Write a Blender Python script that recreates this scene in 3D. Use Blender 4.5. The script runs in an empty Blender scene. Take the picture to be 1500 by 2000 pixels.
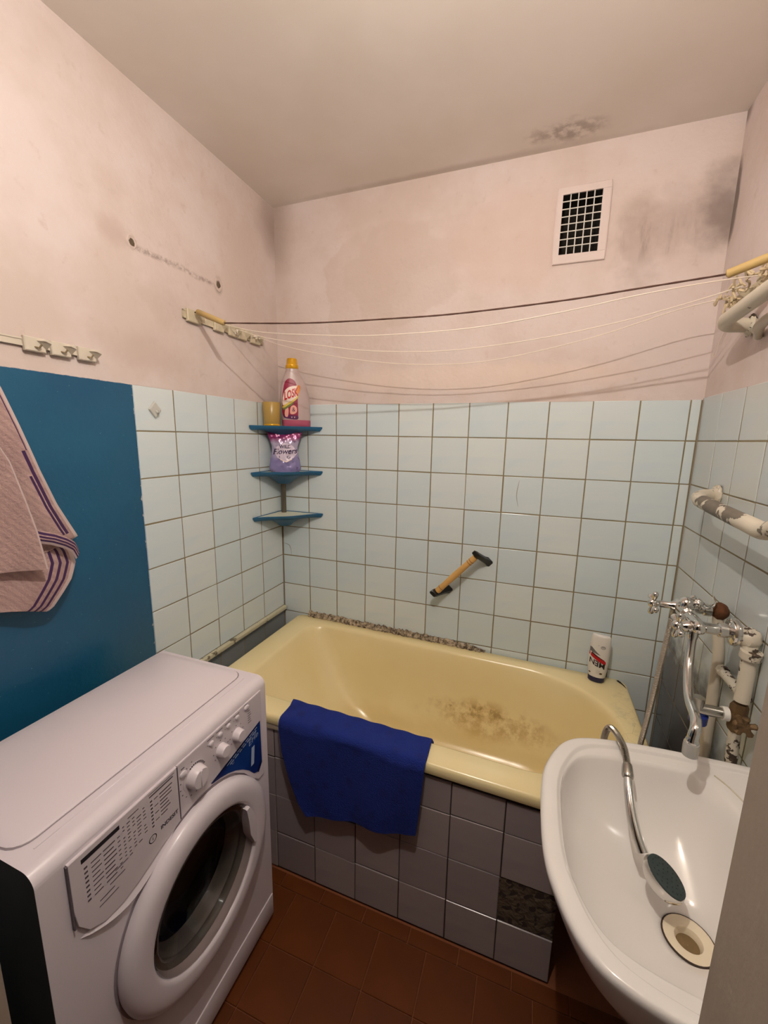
import bpy, bmesh, math, random
from mathutils import Vector, Matrix
random.seed(7)
C = bpy.context.scene.collection
PI = math.pi

# ------------------------------------------------------------------ camera
cam_d = bpy.data.cameras.new('camera'); cam = bpy.data.objects.new('camera', cam_d); C.objects.link(cam)
cam_d.sensor_fit = 'HORIZONTAL'; cam_d.sensor_width = 36.0
cam_d.lens = 794.397 / 1500 * 36.0
cam_d.clip_start = 0.02
RX = Vector((0.93858009, 0.34460893, 0.01766655)); DN = Vector((0.07748128, -0.1605847, -0.98397622)); FW = Vector((-0.33625001, 0.92490932, -0.17742234))
m4 = Matrix.Identity(4)
for i in range(3):
    m4[i][0] = RX[i]; m4[i][1] = -DN[i]; m4[i][2] = -FW[i]
m4[0][3], m4[1][3], m4[2][3] = 1.18759, -1.74285, 1.54435
cam.matrix_world = m4
bpy.context.scene.camera = cam

# ------------------------------------------------------------------ world, lights, exposure
world = bpy.data.worlds.new('world'); bpy.context.scene.world = world
world.use_nodes = True
bg = world.node_tree.nodes['Background']
bg.inputs[0].default_value = (0.50, 0.42, 0.36, 1); bg.inputs[1].default_value = 0.02
ld = bpy.data.lights.new('wall_bulb', 'POINT'); ld.energy = 31; ld.shadow_soft_size = 0.008; ld.color = (1.0, 0.945, 0.865)
lo = bpy.data.objects.new('wall_bulb', ld); C.objects.link(lo); lo.location = (1.05, -1.42, 2.32)
vs = bpy.context.scene.view_settings
vs.view_transform = 'Standard'; vs.look = 'None'; vs.exposure = 0.0; vs.gamma = 1.0; vs.use_curve_mapping = False

# ------------------------------------------------------------------ materials
def lin(c):
    return tuple(((v/255)/12.92 if v/255 <= 0.04045 else (((v/255)+0.055)/1.055)**2.4) for v in c) + (1.0,)
class NT:
    def __init__(s, name):
        s.m = bpy.data.materials.new(name); s.m.use_nodes = True; s.t = s.m.node_tree; s.b = s.t.nodes['Principled BSDF']
    def n(s, typ, **kw):
        nd = s.t.nodes.new(typ)
        for k, v in kw.items(): setattr(nd, k, v)
        return nd
    def l(s, a, b): s.t.links.new(a, b)
    def val(s, sock, v):
        if hasattr(v, 'is_linked') or hasattr(v, 'links'): s.l(v, sock)
        else: sock.default_value = v
    def coord(s, which='Object'):
        return s.n('ShaderNodeTexCoord').outputs[which]
    def noise(s, scale, detail=4, rough=.55, vec=None, stretch=None):
        nd = s.n('ShaderNodeTexNoise'); nd.inputs['Scale'].default_value = scale; nd.inputs['Detail'].default_value = detail; nd.inputs['Roughness'].default_value = rough
        v = vec or s.coord()
        if stretch:
            mp = s.n('ShaderNodeMapping'); mp.inputs['Scale'].default_value = stretch; s.l(v, mp.inputs['Vector']); v = mp.outputs[0]
        s.l(v, nd.inputs['Vector']); return nd.outputs['Fac']
    def ramp(s, fac, lo, hi, a=0.0, b=1.0):
        nd = s.n('ShaderNodeMapRange'); nd.interpolation_type = 'SMOOTHSTEP'
        s.l(fac, nd.inputs[0]); nd.inputs[1].default_value = lo; nd.inputs[2].default_value = hi; nd.inputs[3].default_value = a; nd.inputs[4].default_value = b
        return nd.outputs[0]
    def math(s, op, a, b=0.0, c=None):
        nd = s.n('ShaderNodeMath', operation=op)
        s.val(nd.inputs[0], a); s.val(nd.inputs[1], b)
        if c is not None: s.val(nd.inputs[2], c)
        return nd.outputs[0]
    def mix(s, fac, a, b):
        nd = s.n('ShaderNodeMix', data_type='RGBA'); s.val(nd.inputs[0], fac); s.val(nd.inputs[6], a); s.val(nd.inputs[7], b); return nd.outputs[2]
    def xyz(s, vec=None):
        nd = s.n('ShaderNodeSeparateXYZ'); s.l(vec or s.coord(), nd.inputs[0]); return nd.outputs
    def blob(s, c, r, amt=0.35, scale=9, inner=0.55):
        """1 inside an irregular ellipsoid patch about c with radii r, 0 outside"""
        v = s.coord()
        a = s.n('ShaderNodeVectorMath', operation='SUBTRACT'); s.l(v, a.inputs[0]); a.inputs[1].default_value = c
        d = s.n('ShaderNodeVectorMath', operation='DIVIDE'); s.l(a.outputs[0], d.inputs[0]); d.inputs[1].default_value = r
        ln = s.n('ShaderNodeVectorMath', operation='LENGTH'); s.l(d.outputs[0], ln.inputs[0])
        nz = s.math('MULTIPLY_ADD', s.noise(scale, 5), amt*2, -amt)
        dist = s.math('ADD', ln.outputs['Value'], nz)
        return s.ramp(dist, inner, 1.0, 1.0, 0.0)
    def bump(s, h, strength=.2, dist=.002):
        nd = s.n('ShaderNodeBump'); nd.inputs['Strength'].default_value = strength; nd.inputs['Distance'].default_value = dist
        s.l(h, nd.inputs['Height']); s.l(nd.outputs[0], s.b.inputs['Normal'])
    def set(s, col=None, rough=None, metal=None, **kw):
        if col is not None: s.val(s.b.inputs['Base Color'], col)
        if rough is not None: s.val(s.b.inputs['Roughness'], rough)
        if metal is not None: s.val(s.b.inputs['Metallic'], metal)
        for k, v in kw.items(): s.val(s.b.inputs[k.replace('_', ' ')], v)
        return s.m
def mat(name, col, rough=.5, metal=0.0, var=0.08, scale=12, bump=None, **kw):
    t = NT(name); c = lin(col)
    if var:
        d = tuple(max(0, v*(1-var)) for v in c[:3]) + (1,); e = tuple(min(1, v*(1+var)) for v in c[:3]) + (1,)
        colr = t.mix(t.noise(scale, 4), d, e)
    else: colr = c
    t.set(colr, rough, metal, **kw)
    if bump: t.bump(t.noise(bump[0], 4), bump[1], bump[2] if len(bump) > 2 else .002)
    return t.m

M = {}
# pale blue-green glazed wall tile; each tile differs a little
def tile_mat(name, c1, c2, c3, rough=.16):
    t = NT(name)
    rnd = t.n('ShaderNodeObjectInfo').outputs['Random']
    base = t.mix(rnd, lin(c1), lin(c2))
    streak = t.noise(5, 3, .5, stretch=(1, 1, 5))
    col = t.mix(t.ramp(streak, .45, .75, 0, .35), base, lin(c3))
    t.set(col, rough)
    t.bump(t.noise(7, 2), .12, .002)
    return t
M['tile'] = tile_mat('pale_glazed_tile', (218,227,228), (208,222,228), (197,216,231)).m
# right wall: the same tile with grime low down by the pipes
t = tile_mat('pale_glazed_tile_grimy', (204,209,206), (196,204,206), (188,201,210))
src = t.b.inputs['Base Color'].links[0].from_socket
ge = t.n('ShaderNodeNewGeometry').outputs['Position']
gx = t.xyz(ge)
nz = t.noise(14, 5, .6, vec=ge)
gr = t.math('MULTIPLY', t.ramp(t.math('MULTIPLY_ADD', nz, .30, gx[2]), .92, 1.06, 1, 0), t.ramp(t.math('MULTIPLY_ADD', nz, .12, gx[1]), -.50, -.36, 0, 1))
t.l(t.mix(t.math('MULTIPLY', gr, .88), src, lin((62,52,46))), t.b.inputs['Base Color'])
M['tile_grimy'] = t.m
M['tile_lilac'] = tile_mat('lilac_grey_tile', (172,160,160), (158,147,149), (150,142,146), .22).m
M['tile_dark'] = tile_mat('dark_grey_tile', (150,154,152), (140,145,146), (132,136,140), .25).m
t = NT('dirty_grout'); t.set(t.mix(t.noise(18, 5, .6), lin((112,100,72)), lin((156,144,116))), .9); M['grout'] = t.m
t = NT('dark_grout'); t.set(t.mix(t.noise(18, 5, .6), lin((48,36,30)), lin((70,54,46))), .9); M['grout_dark'] = t.m
M['mortar_dark'] = mat('old_mortar', (98,84,68), .95, var=.25, scale=30, bump=(60, .9, .01))
def rough_mortar():
    t = NT('crumbling_mortar'); n1 = t.noise(70, 5, .7)
    t.set(t.mix(t.ramp(n1, .35, .65), lin((74,58,44)), lin((196,178,150))), .95); t.bump(n1, .8, .006); return t.m
M['mortar'] = rough_mortar()

# plaster
PINK = (217,203,200)
def plaster(name, extra):
    t = NT(name)
    big = t.noise(2.3, 5, .6); fine = t.noise(24, 6, .65)
    col = t.mix(t.ramp(big, .38, .64), lin(PINK), lin((207,190,182)))
    col = t.mix(t.ramp(fine, .58, .76, 0, .4), col, lin((190,168,158)))
    col = extra(t, col)
    t.set(col, .85)
    t.bump(t.math('ADD', t.noise(60, 5, .6), t.math('MULTIPLY', t.noise(8, 4), 3.0)), .32, .004)
    return t
def back_extra(t, col):
    def st(c, r, colr, k, **kw):
        nonlocal col
        col = t.mix(t.math('MULTIPLY', t.blob(c, r, **kw), k), col, lin(colr))
    st((1.58, 0, 2.27), (.26, .2, .15), (150,130,122), .38, amt=.55, scale=11, inner=.1)
    st((1.70, 0, 2.30), (.10, .2, .16), (104,90,82), .6, amt=.6, scale=13, inner=.15)
    st((1.47, 0, 2.22), (.10, .1, .20), (156,138,128), .35, amt=.7, scale=16, inner=.2)
    sk = t.ramp(t.noise(30, 4, .7, stretch=(1, 1, .18)), .48, .66)
    col = t.mix(t.math('MULTIPLY', t.math('MULTIPLY', t.blob((1.52, 0, 2.24), (.22, .2, .10), amt=.5, scale=9, inner=.1), sk), .38), col, lin((128,108,98)))
    st((.62, 0, 2.22), (.26, .2, .20), (200,182,172), .42, amt=.6, scale=6, inner=.85)
    st((.40, 0, 2.12), (.17, .2, .30), (202,184,174), .4, amt=.6, scale=6, inner=.9)
    st((1.05, 0, 2.30), (.30, .2, .22), (216,192,184), .4, amt=.5, scale=5, inner=.5)
    st((0, 0, 2.45), (.12, .2, .35), (150,128,112), .5, amt=.3, scale=6, inner=.1)  # corner shade below the ceiling, painted into the plaster colour
    st((.9, 0, 1.80), (.8, .2, .07), (234,212,196), .4, amt=.5, scale=7, inner=.4)
    return col
M['plaster_back'] = plaster('pink_plaster_back', back_extra).m
def left_extra(t, col):
    def st(c, r, colr, k, **kw):
        nonlocal col
        col = t.mix(t.math('MULTIPLY', t.blob(c, r, **kw), k), col, lin(colr))
    st((0, -.02, 2.47), (.2, .15, .16), (138,114,100), .55, amt=.35, scale=6, inner=.1)  # the same dim corner on this wall, shade put into the colour
    st((0, -.79, 2.12), (.2, .07, .06), (186,164,154), .5, amt=.6, scale=14, inner=.1)
    st((0, -.375, 2.112), (.2, .028, .045), (110,92,84), .7, amt=.4, scale=12, inner=.3)
    # faint dirty line between two old plugs, stain patches below it
    p = t.xyz()
    band = t.math('ABSOLUTE', t.math('ADD', t.math('SUBTRACT', p[2], 2.108), t.math('MULTIPLY_ADD', t.noise(12, 4), .03, -.015)))
    ln = t.math('MULTIPLY', t.ramp(band, .001, .014, 1, 0), t.math('MULTIPLY', t.ramp(p[1], -.77, -.72), t.ramp(p[1], -.42, -.38, 1, 0)))
    col = t.mix(t.math('MULTIPLY', ln, t.ramp(t.noise(60, 4, .7), .38, .62, .0, .7)), col, lin((140,118,110)))
    st((0, -.72, 1.80), (.2, .2, .09), (188,166,156), .4, amt=.6, scale=12, inner=.2)
    st((0, -.63, 1.97), (.2, .14, .1), (192,172,162), .4, amt=.6, scale=12, inner=.2)
    # blue oil paint on the lower part, beside the tiles
    w = t.noise(16, 5, .6); w2 = t.noise(45, 5, .7)
    ed = t.math('MULTIPLY_ADD', w2, .005, -.0025)
    mz = t.ramp(t.math('ADD', p[2], ed), 1.695, 1.697, 1, 0)
    my = t.ramp(t.math('ADD', p[1], t.math('MULTIPLY_ADD', t.ramp(w2, .56, .66), .005, 0.0)), -.7795, -.7785, 1, 0)
    blue = t.math('MULTIPLY', mz, my)
    bc = t.mix(t.ramp(t.noise(2.2, 4), .35, .65), lin((24,84,120)), lin((26,92,126)))
    bc = t.mix(t.ramp(t.noise(130, 2), .745, .76, 0, .5), bc, lin((120,160,170)))
    t.blue = blue
    return t.mix(blue, col, bc)
t = plaster('pink_plaster_and_blue_paint', left_extra)
t.l(t.math('MULTIPLY_ADD', t.blue, -.50, .85), t.b.inputs['Roughness'])
M['plaster_left'] = t.m
def right_extra(t, col):
    def st(c, r, colr, k, **kw):
        nonlocal col
        col = t.mix(t.math('MULTIPLY', t.blob(c, r, **kw), k), col, lin(colr))
    st((1.72, .0, 2.30), (.2, .035, .15), (92,78,72), .75, amt=.25, scale=14, inner=.6)
    st((1.72, .0, 2.55), (.2, .05, .05), (110,92,84), .7, amt=.4, scale=14, inner=.2)
    return col
M['plaster_right'] = plaster('pink_plaster_right', right_extra).m
def ceil_mat():
    t = NT('ceiling_whitewash'); big = t.noise(2, 4, .55)
    col = t.mix(t.ramp(big, .35, .7), lin((232,224,218)), lin((224,215,206)))
    b = t.blob((1.21, -.08, 2.56), (.16, .07, .2), amt=.55, scale=16, inner=.25)
    col = t.mix(t.math('MULTIPLY', t.math('MULTIPLY', b, t.ramp(t.noise(30, 5), .35, .6)), .6), col, lin((134,116,104)))
    b = t.blob((.75, -.01, 2.56), (.9, .03, .2), amt=.4, scale=12, inner=.1)  # strip along the back wall edge, darkened in colour for corner shade
    col = t.mix(t.math('MULTIPLY', b, .35), col, lin((160,142,128)))
    t.set(col, .9); t.bump(t.noise(40, 4), .12, .002); return t.m
M['ceiling'] = ceil_mat()
def jamb_mat():
    t = NT('grey_brown_plaster'); 
    col = t.mix(t.ramp(t.noise(4, 4), .35, .65), lin((168,152,136)), lin((154,140,126)))
    col = t.mix(t.ramp(t.noise(55, 4, .6), .66, .74, 0, .6), col, lin((186,172,150)))
    t.set(col, .7); t.bump(t.noise(30, 5), .3, .003); return t.m
M['jamb'] = jamb_mat()
def floor_mat():
    t = NT('brown_floor_paint')
    col = t.mix(t.ramp(t.noise(5, 4), .3, .7), lin((90,42,2)), lin((104,49,3)))
    t.set(col, .5, Specular_IOR_Level=.35); t.bump(t.noise(20, 4), .15, .002); return t.m
M['floor'] = floor_mat()
M['floor_joint_lit'] = mat('light_catching_joint', (134,76,42), .6, var=.2)  # lighter than the floor paint: light caught on the joints, put into the colour

# enamel bath with stains
def enamel():
    t = NT('yellowed_enamel')
    p = t.xyz()
    col = t.mix(t.ramp(t.noise(2.5, 3), .35, .7), lin((240,222,168)), lin((245,230,182)))
    # rust and lime stain round the water line, lower part of the far side
    n1 = t.noise(16, 6, .7); n2 = t.noise(5, 4, .6, stretch=(1, 1, 2))
    b = t.blob((1.10, -.12, .36), (.36, .12, .10), amt=.45, scale=7, inner=.35)
    col = t.mix(t.math('MULTIPLY', t.math('MULTIPLY', b, t.ramp(n1, .38, .60)), .5), col, lin((176,128,52)))
    b2 = t.blob((1.05, -.14, .39), (.30, .1, .035), amt=.6, scale=10, inner=.3)
    col = t.mix(t.math('MULTIPLY', t.math('MULTIPLY', b2, t.ramp(n1, .5, .62)), .5), col, lin((124,98,54)))
    bt = t.ramp(t.math('MULTIPLY_ADD', n2, .12, p[2]), .30, .40, 1, 0)
    col = t.mix(t.math('MULTIPLY', bt, .45), col, lin((214,182,108)))
    # worn cracked corner by the taps
    b3 = t.blob((1.57, -.25, .6), (.06, .25, .2), amt=.4, scale=12, inner=.2)
    col = t.mix(t.math('MULTIPLY', b3, t.ramp(n1, .5, .62, .0, .5)), col, lin((196,186,150)))
    vor = t.n('ShaderNodeTexVoronoi', feature='DISTANCE_TO_EDGE'); vor.inputs['Scale'].default_value = 16; t.l(t.coord(), vor.inputs['Vector'])
    b3n = t.blob((1.58, -.30, .6), (.07, .20, .2), amt=.3, scale=14, inner=.6)
    col = t.mix(t.math('MULTIPLY', b3n, t.ramp(vor.outputs['Distance'], .0, .02, .22, 0)), col, lin((104,84,50)))
    t.set(col, t.math('MULTIPLY_ADD', n2, .2, .12)); t.bump(t.noise(6, 2), .05, .003)
    return t.m
M['enamel'] = enamel()
M['black_chip'] = mat('bare_iron', (26,24,24), .8, var=.4, scale=60)
M['ceramic'] = mat('white_ceramic', (226,221,217), .10, var=.02, scale=3)
M['ceramic_edge'] = mat('worn_ceramic', (205,196,176), .25, var=.15, scale=20)
M['drain_ring'] = mat('yellowed_drain', (228,214,188), .3, var=.06, scale=30)
M['grime'] = mat('black_grime', (58,44,34), .8, var=.4, scale=50)
M['chrome'] = mat('chrome', (214,212,208), .10, 1.0, var=.04, scale=30)
M['chrome_dull'] = mat('dull_chrome', (176,172,164), .22, 1.0, var=.12, scale=60)
M['hose_metal'] = mat('ribbed_steel', (176,168,156), .28, 1.0, var=.1, scale=40)
M['dark_rubber'] = mat('dark_green_rubber', (48,60,60), .7, var=.25, scale=60, bump=(260, .5, .001))
M['rust'] = mat('rust', (92,54,26), .9, var=.6, scale=40, bump=(90, .8, .004))
M['brass_old'] = mat('old_brass', (108,84,56), .6, .5, var=.5, scale=50, bump=(90, .6, .003))
def pipe_mat(name, base, under, lo, hi, scale=14):
    t = NT(name); n1 = t.noise(scale, 5, .65)
    k = t.ramp(n1, lo, hi)
    under_c = t.mix(t.noise(30, 4), lin(under), lin(tuple(int(v*.7) for v in under)))
    t.set(t.mix(k, lin(base), under_c), t.math('MULTIPLY_ADD', k, .35, .35)); t.bump(t.math('SUBTRACT', 1.0, k), .6, .003); return t.m
M['pipe_cream'] = pipe_mat('cream_pipe_paint', (200,190,172), (110,94,78), .68, .70)
M['pipe_flaked'] = pipe_mat('flaking_pipe_paint', (204,195,178), (88,72,58), .555, .575, 26)
def coil_mat():
    t = NT('peeling_rail_paint'); p = t.xyz()
    n1 = t.noise(17, 5, .6)
    near = t.math('MULTIPLY', t.ramp(p[1], -.66, -.60), t.ramp(p[1], -.36, -.40))
    zone = t.math('MULTIPLY', near, t.ramp(p[2], 1.55, 1.6, 1, 0))
    k = t.ramp(t.math('MULTIPLY_ADD', zone, .22, n1), .625, .635)
    bare = t.mix(t.noise(40, 4), lin((126,116,102)), lin((92,84,72)))
    t.set(t.mix(k, lin((208,199,182)), bare), .5); t.bump(t.math('SUBTRACT', 1.0, k), .9, .004); return t.m
M['coil'] = coil_mat()
M['ivory'] = mat('ivory_plastic', (210,200,184), .4, var=.08, scale=30)
M['ivory_dirty'] = mat('grimy_ivory_plastic', (202,190,164), .5, var=.3, scale=40)
M['wood_stick'] = mat('yellow_wood', (190,162,104), .55, var=.15, scale=30)
M['cord_dark'] = mat('dark_twisted_cord', (84,58,48), .9, var=.3, scale=120)
M['cord_white'] = mat('white_cord', (232,220,206), .8, var=.05)
M['shelf_blue'] = mat('blue_shelf_plastic', (36,98,138), .4, var=.05)
M['shelf_cream'] = mat('cream_shelf_liner', (214,214,196), .5, var=.05)
M['pole'] = mat('steel_pole', (120,112,98), .35, .8, var=.15, scale=30)
M['wood_grip'] = mat('beech_grip', (210,164,96), .4, var=.12, scale=20)
M['black_plastic'] = mat('black_plastic', (24,24,24), .35, var=.1)
M['white_plastic'] = mat('white_plastic', (225,222,216), .35, var=.03)
M['wm_white'] = mat('appliance_white', (226,216,222), .28, var=.015, scale=3)
M['wm_side_shade'] = mat('appliance_side_shaded', (66,74,82), .5, var=.05)  # near side's shade put into a dark grey colour
M['wm_panel'] = mat('appliance_panel', (216,205,211), .32, var=.015, scale=3)
M['wm_grey'] = mat('print_grey', (96,88,94), .5, var=.0)
M['wm_black'] = mat('print_black', (40,36,42), .5, var=.0)
M['seam'] = mat('dark_seam', (150,138,144), .6, var=.0)
M['gasket'] = mat('grey_gasket', (120,116,112), .5, var=.1)
M['drum'] = mat('drum_dark', (34,28,24), .4, .3, var=.2)
t = NT('door_glass'); t.set(lin((216,205,196)), .03, 0, Transmission_Weight=1.0, IOR=1.35); M['glass'] = t.m
t = NT('sticker_blue'); t.set(t.mix(t.ramp(t.noise(9, 2), .3, .7), lin((10,28,92)), lin((20,58,128))), .3); M['sticker'] = t.m
M['sticker_dark'] = mat('sticker_navy', (14,20,66), .3, var=.05)
M['sticker_text'] = mat('sticker_pale_print', (170,186,214), .4, var=.0)
def terry(name, c1, c2, bs=260, st=.9):
    t = NT(name); n1 = t.noise(bs, 3, .6); n2 = t.noise(9, 4)
    t.set(t.mix(t.ramp(n2, .3, .7), lin(c1), lin(c2)), .95); t.bump(n1, st, .004); return t
tb = terry('blue_terry', (10,34,118), (9,30,108)); 
src = tb.b.inputs['Base Color'].links[0].from_socket
sw = tb.n('ShaderNodeTexVoronoi'); sw.inputs['Scale'].default_value = 22; tb.l(tb.coord(), sw.inputs['Vector'])
tb.l(tb.mix(tb.ramp(sw.outputs['Distance'], .1, .5, 0, .35), src, lin((18,50,146))), tb.b.inputs['Base Color'])
M['blue_terry'] = tb.m
tp = terry('pink_terry', (190,160,154), (172,142,138), 200, .8)
src = tp.b.inputs['Base Color'].links[0].from_socket
wv = tp.n('ShaderNodeTexWave'); wv.inputs['Scale'].default_value = 28; wv.inputs['Distortion'].default_value = 3; wv.bands_direction = 'DIAGONAL'; tp.l(tp.coord(), wv.inputs['Vector'])
tp.l(tp.mix(tp.ramp(wv.outputs['Fac'], .3, .9, 0, .35), src, lin((150,118,118))), tp.b.inputs['Base Color'])
M['pink_terry'] = tp.m
M['purple_stripe'] = mat('purple_stripe', (66,38,80), .95, var=.15, scale=60)
M['towel_hem'] = mat('pale_hem', (198,178,176), .9, var=.08)
# bottles
t = NT('milky_plastic'); t.set(lin((226,204,202)), .3, 0, Transmission_Weight=.35, Subsurface_Weight=.0); M['milky'] = t.m
M['pink_gel'] = mat('pink_liquid', (176,84,112), .35, var=.05)
t = NT('amber_plastic'); t.set(lin((232,200,112)), .3, 0, Transmission_Weight=.6); M['amber'] = t.m
M['gold_cap'] = mat('gold_cap', (222,166,30), .3, .25, var=.05)
M['label_maroon'] = mat('label_maroon', (150,24,66), .4, var=.15, scale=40)
M['label_white'] = mat('label_white', (246,224,214), .4, var=.0)
M['label_orange'] = mat('label_orange', (232,140,50), .4, var=.0)
M['label_yellow'] = mat('label_yellow', (222,196,92), .4, var=.0)
M['label_green'] = mat('label_green', (120,128,70), .4, var=.0)
M['label_red'] = mat('label_red', (190,16,30), .4, var=.0)
M['label_pink'] = mat('label_pink', (240,176,160), .4, var=.05)
M['label_plum'] = mat('label_plum', (92,24,84), .4, var=.1)
M['navy'] = mat('navy_cap', (14,18,66), .3, var=.05)
M['ink'] = mat('black_ink', (22,18,28), .4, var=.0)
M['ink_grey'] = mat('grey_ink', (110,108,108), .4, var=.0)
def pouch_mat():
    t = NT('foil_pouch'); p = t.xyz()
    n1 = t.noise(26, 4, .6); z = t.math('MULTIPLY_ADD', n1, .05, p[2])
    col = t.mix(t.ramp(z, .075, .125), lin((140,132,180)), lin((178,168,196)))
    col = t.mix(t.ramp(z, .155, .185), col, lin((140,40,104)))
    col = t.mix(t.ramp(t.noise(60, 3), .6, .7, 0, .6), col, lin((78,40,96)))
    t.set(col, .22, .15); return t.m
M['pouch'] = pouch_mat()
M['pouch_label'] = mat('pouch_pale_label', (214,200,220), .3, var=.03)
M['pouch_ink'] = mat('pouch_ink', (52,24,76), .4, var=.0)
M['blue_knob'] = mat('blue_valve_cap', (26,44,120), .35, var=.05)
t = NT('clear_plastic'); t.set(lin((206,204,200)), .25, 0, Transmission_Weight=.5); M['clear'] = t.m

# ------------------------------------------------------------------ geometry helpers
def bx(bm, x0, x1, y0, y1, z0, z1):
    v = [bm.verts.new(p) for p in ((x0,y0,z0),(x1,y0,z0),(x1,y1,z0),(x0,y1,z0),(x0,y0,z1),(x1,y0,z1),(x1,y1,z1),(x0,y1,z1))]
    for f in ((3,2,1,0),(4,5,6,7),(0,1,5,4),(1,2,6,5),(2,3,7,6),(3,0,4,7)): bm.faces.new([v[i] for i in f])
    return v
def B(): return bmesh.new()
def bevel(bm, sel, off, seg=3):
    es = [e for e in bm.edges if sel(e)]
    bmesh.ops.bevel(bm, geom=es, offset=off, segments=seg, profile=.5, affect='EDGES', clamp_overlap=True)
def rbox(x0, x1, y0, y1, z0, z1, off=.003, seg=2):
    bm = B(); bx(bm, x0, x1, y0, y1, z0, z1); bevel(bm, lambda e: True, off, seg); return bm
def loft(bm, rings, close=True, cap0=False, cap1=False):
    rv = [[bm.verts.new(p) for p in r] for r in rings]
    n = len(rv[0])
    for a, b in zip(rv[:-1], rv[1:]):
        for i in range(n if close else n-1):
            j = (i+1) % n
            try: bm.faces.new((a[i], a[j], b[j], b[i]))
            except ValueError: pass
    if cap0: bm.faces.new(list(reversed(rv[0])))
    if cap1: bm.faces.new(rv[-1])
    return rv
def tube(bm, pts, r, n=12, cap=True):
    """tube along pts; r a number or one radius per point"""
    pts = [Vector(p) for p in pts]; k = len(pts)
    rr = r if isinstance(r, (list, tuple)) else [r]*k
    tang = []
    for i in range(k):
        a = pts[max(i-1, 0)]; b = pts[min(i+1, k-1)]; tang.append((b-a).normalized())
    up = Vector((0,0,1)) if abs(tang[0].z) < .9 else Vector((1,0,0))
    nrm = (up - tang[0]*up.dot(tang[0])).normalized()
    rings = []
    for i in range(k):
        nrm = (nrm - tang[i]*nrm.dot(tang[i])).normalized(); bi = tang[i].cross(nrm)
        rings.append([pts[i] + (nrm*math.cos(2*PI*j/n) + bi*math.sin(2*PI*j/n))*rr[i] for j in range(n)])
    loft(bm, rings, True, cap, cap)
def smooth_path(pts, sub=6):
    """Catmull-Rom through pts"""
    P = [Vector(p) for p in pts]; out = []
    for i in range(len(P)-1):
        p0 = P[max(i-1,0)]; p1 = P[i]; p2 = P[i+1]; p3 = P[min(i+2, len(P)-1)]
        for s in range(sub):
            t = s/sub
            out.append(.5*((2*p1) + (p2-p0)*t + (2*p0-5*p1+4*p2-p3)*t*t + (3*p1-p0-3*p2+p3)*t**3))
    out.append(P[-1]); return out
def lathe(bm, prof, o, axis, n=28, cap0=True, cap1=True):
    """prof: list of (distance along axis, radius)"""
    o = Vector(o); a = Vector(axis).normalized()
    u = a.orthogonal().normalized(); w = a.cross(u)
    rings = [[o + a*d + (u*math.cos(2*PI*j/n) + w*math.sin(2*PI*j/n))*max(r, 1e-5) for j in range(n)] for d, r in prof]
    loft(bm, rings, True, cap0, cap1)
def ball(bm, c, r, n=12, sq=(1,1,1)):
    m = Matrix.Translation(c) @ Matrix.Diagonal((r*sq[0], r*sq[1], r*sq[2], 1))
    bmesh.ops.create_uvsphere(bm, u_segments=n, v_segments=max(6, n*2//3), radius=1, matrix=m)
def rrect(x0, x1, y0, y1, z, rl, rr, n=10, tilt=None):
    """closed ring, rounded corners: rl for the two left corners, rr for the two right ones, each (rx, ry)"""
    if not isinstance(rl, tuple): rl = (rl, rl)
    if not isinstance(rr, tuple): rr = (rr, rr)
    out = []
    for cx, cy, r, a0 in ((x1-rr[0], y0+rr[1], rr, -PI/2), (x1-rr[0], y1-rr[1], rr, 0), (x0+rl[0], y1-rl[1], rl, PI/2), (x0+rl[0], y0+rl[1], rl, PI)):
        for i in range(n):
            a = a0 + PI/2*i/(n-1)
            x = cx + r[0]*math.cos(a); y = cy + r[1]*math.sin(a)
            out.append((x, y, z + (tilt(x) if tilt else 0)))
    return out
BASE = {}
def empty(name, loc, label=None, cat=None, group=None):
    o = bpy.data.objects.new(name, None); C.objects.link(o); o.location = loc; o.empty_display_size = .05
    BASE[o.name] = Vector(loc)
    if label: o['label'] = label
    if cat: o['category'] = cat
    if group: o['group'] = group
    return o
def obj(name, bm, m, parent=None, smooth=True, keep=False, label=None, angle=40, fix=True):
    """link bm (built in world coordinates) as one mesh object; keep: leave its coordinates as world ones"""
    if fix: bmesh.ops.recalc_face_normals(bm, faces=bm.faces)
    if parent is not None: base = BASE[parent.name]
    elif keep: base = Vector((0,0,0))
    else:
        xs = [v.co for v in bm.verts]
        base = Vector(((min(v.x for v in xs)+max(v.x for v in xs))/2, (min(v.y for v in xs)+max(v.y for v in xs))/2, min(v.z for v in xs)))
    if not keep: bmesh.ops.translate(bm, verts=bm.verts, vec=-base)
    me = bpy.data.meshes.new(name); bm.to_mesh(me); bm.free()
    mats = m if isinstance(m, (list, tuple)) else [m]
    for q in mats: me.materials.append(q)
    if smooth:
        me.polygons.foreach_set('use_smooth', [True]*len(me.polygons))
        me.set_sharp_from_angle(angle=math.radians(angle))
    o = bpy.data.objects.new(name, me); C.objects.link(o)
    if parent is not None:
        o.parent = parent
        if keep: o.location = -base
        BASE[o.name] = base if not keep else Vector((0,0,0))
    else:
        o.location = base; BASE[o.name] = base
    if label: o['label'] = label
    return o
def tag(o, label, cat, group=None):
    o['label'] = label; o['category'] = cat
    if group: o['group'] = group
    return o
def struct(name, bm, m, label, parent=None, smooth=False):
    o = obj(name, bm, m, parent, smooth=smooth, keep=parent is None)
    if parent is None: o['kind'] = 'structure'; o['label'] = label
    return o
def roughen(bm, amt):
    for v in bm.verts: v.co += v.normal*0 + Vector((random.uniform(-amt, amt), random.uniform(-amt, amt), random.uniform(-amt, amt)))
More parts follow.
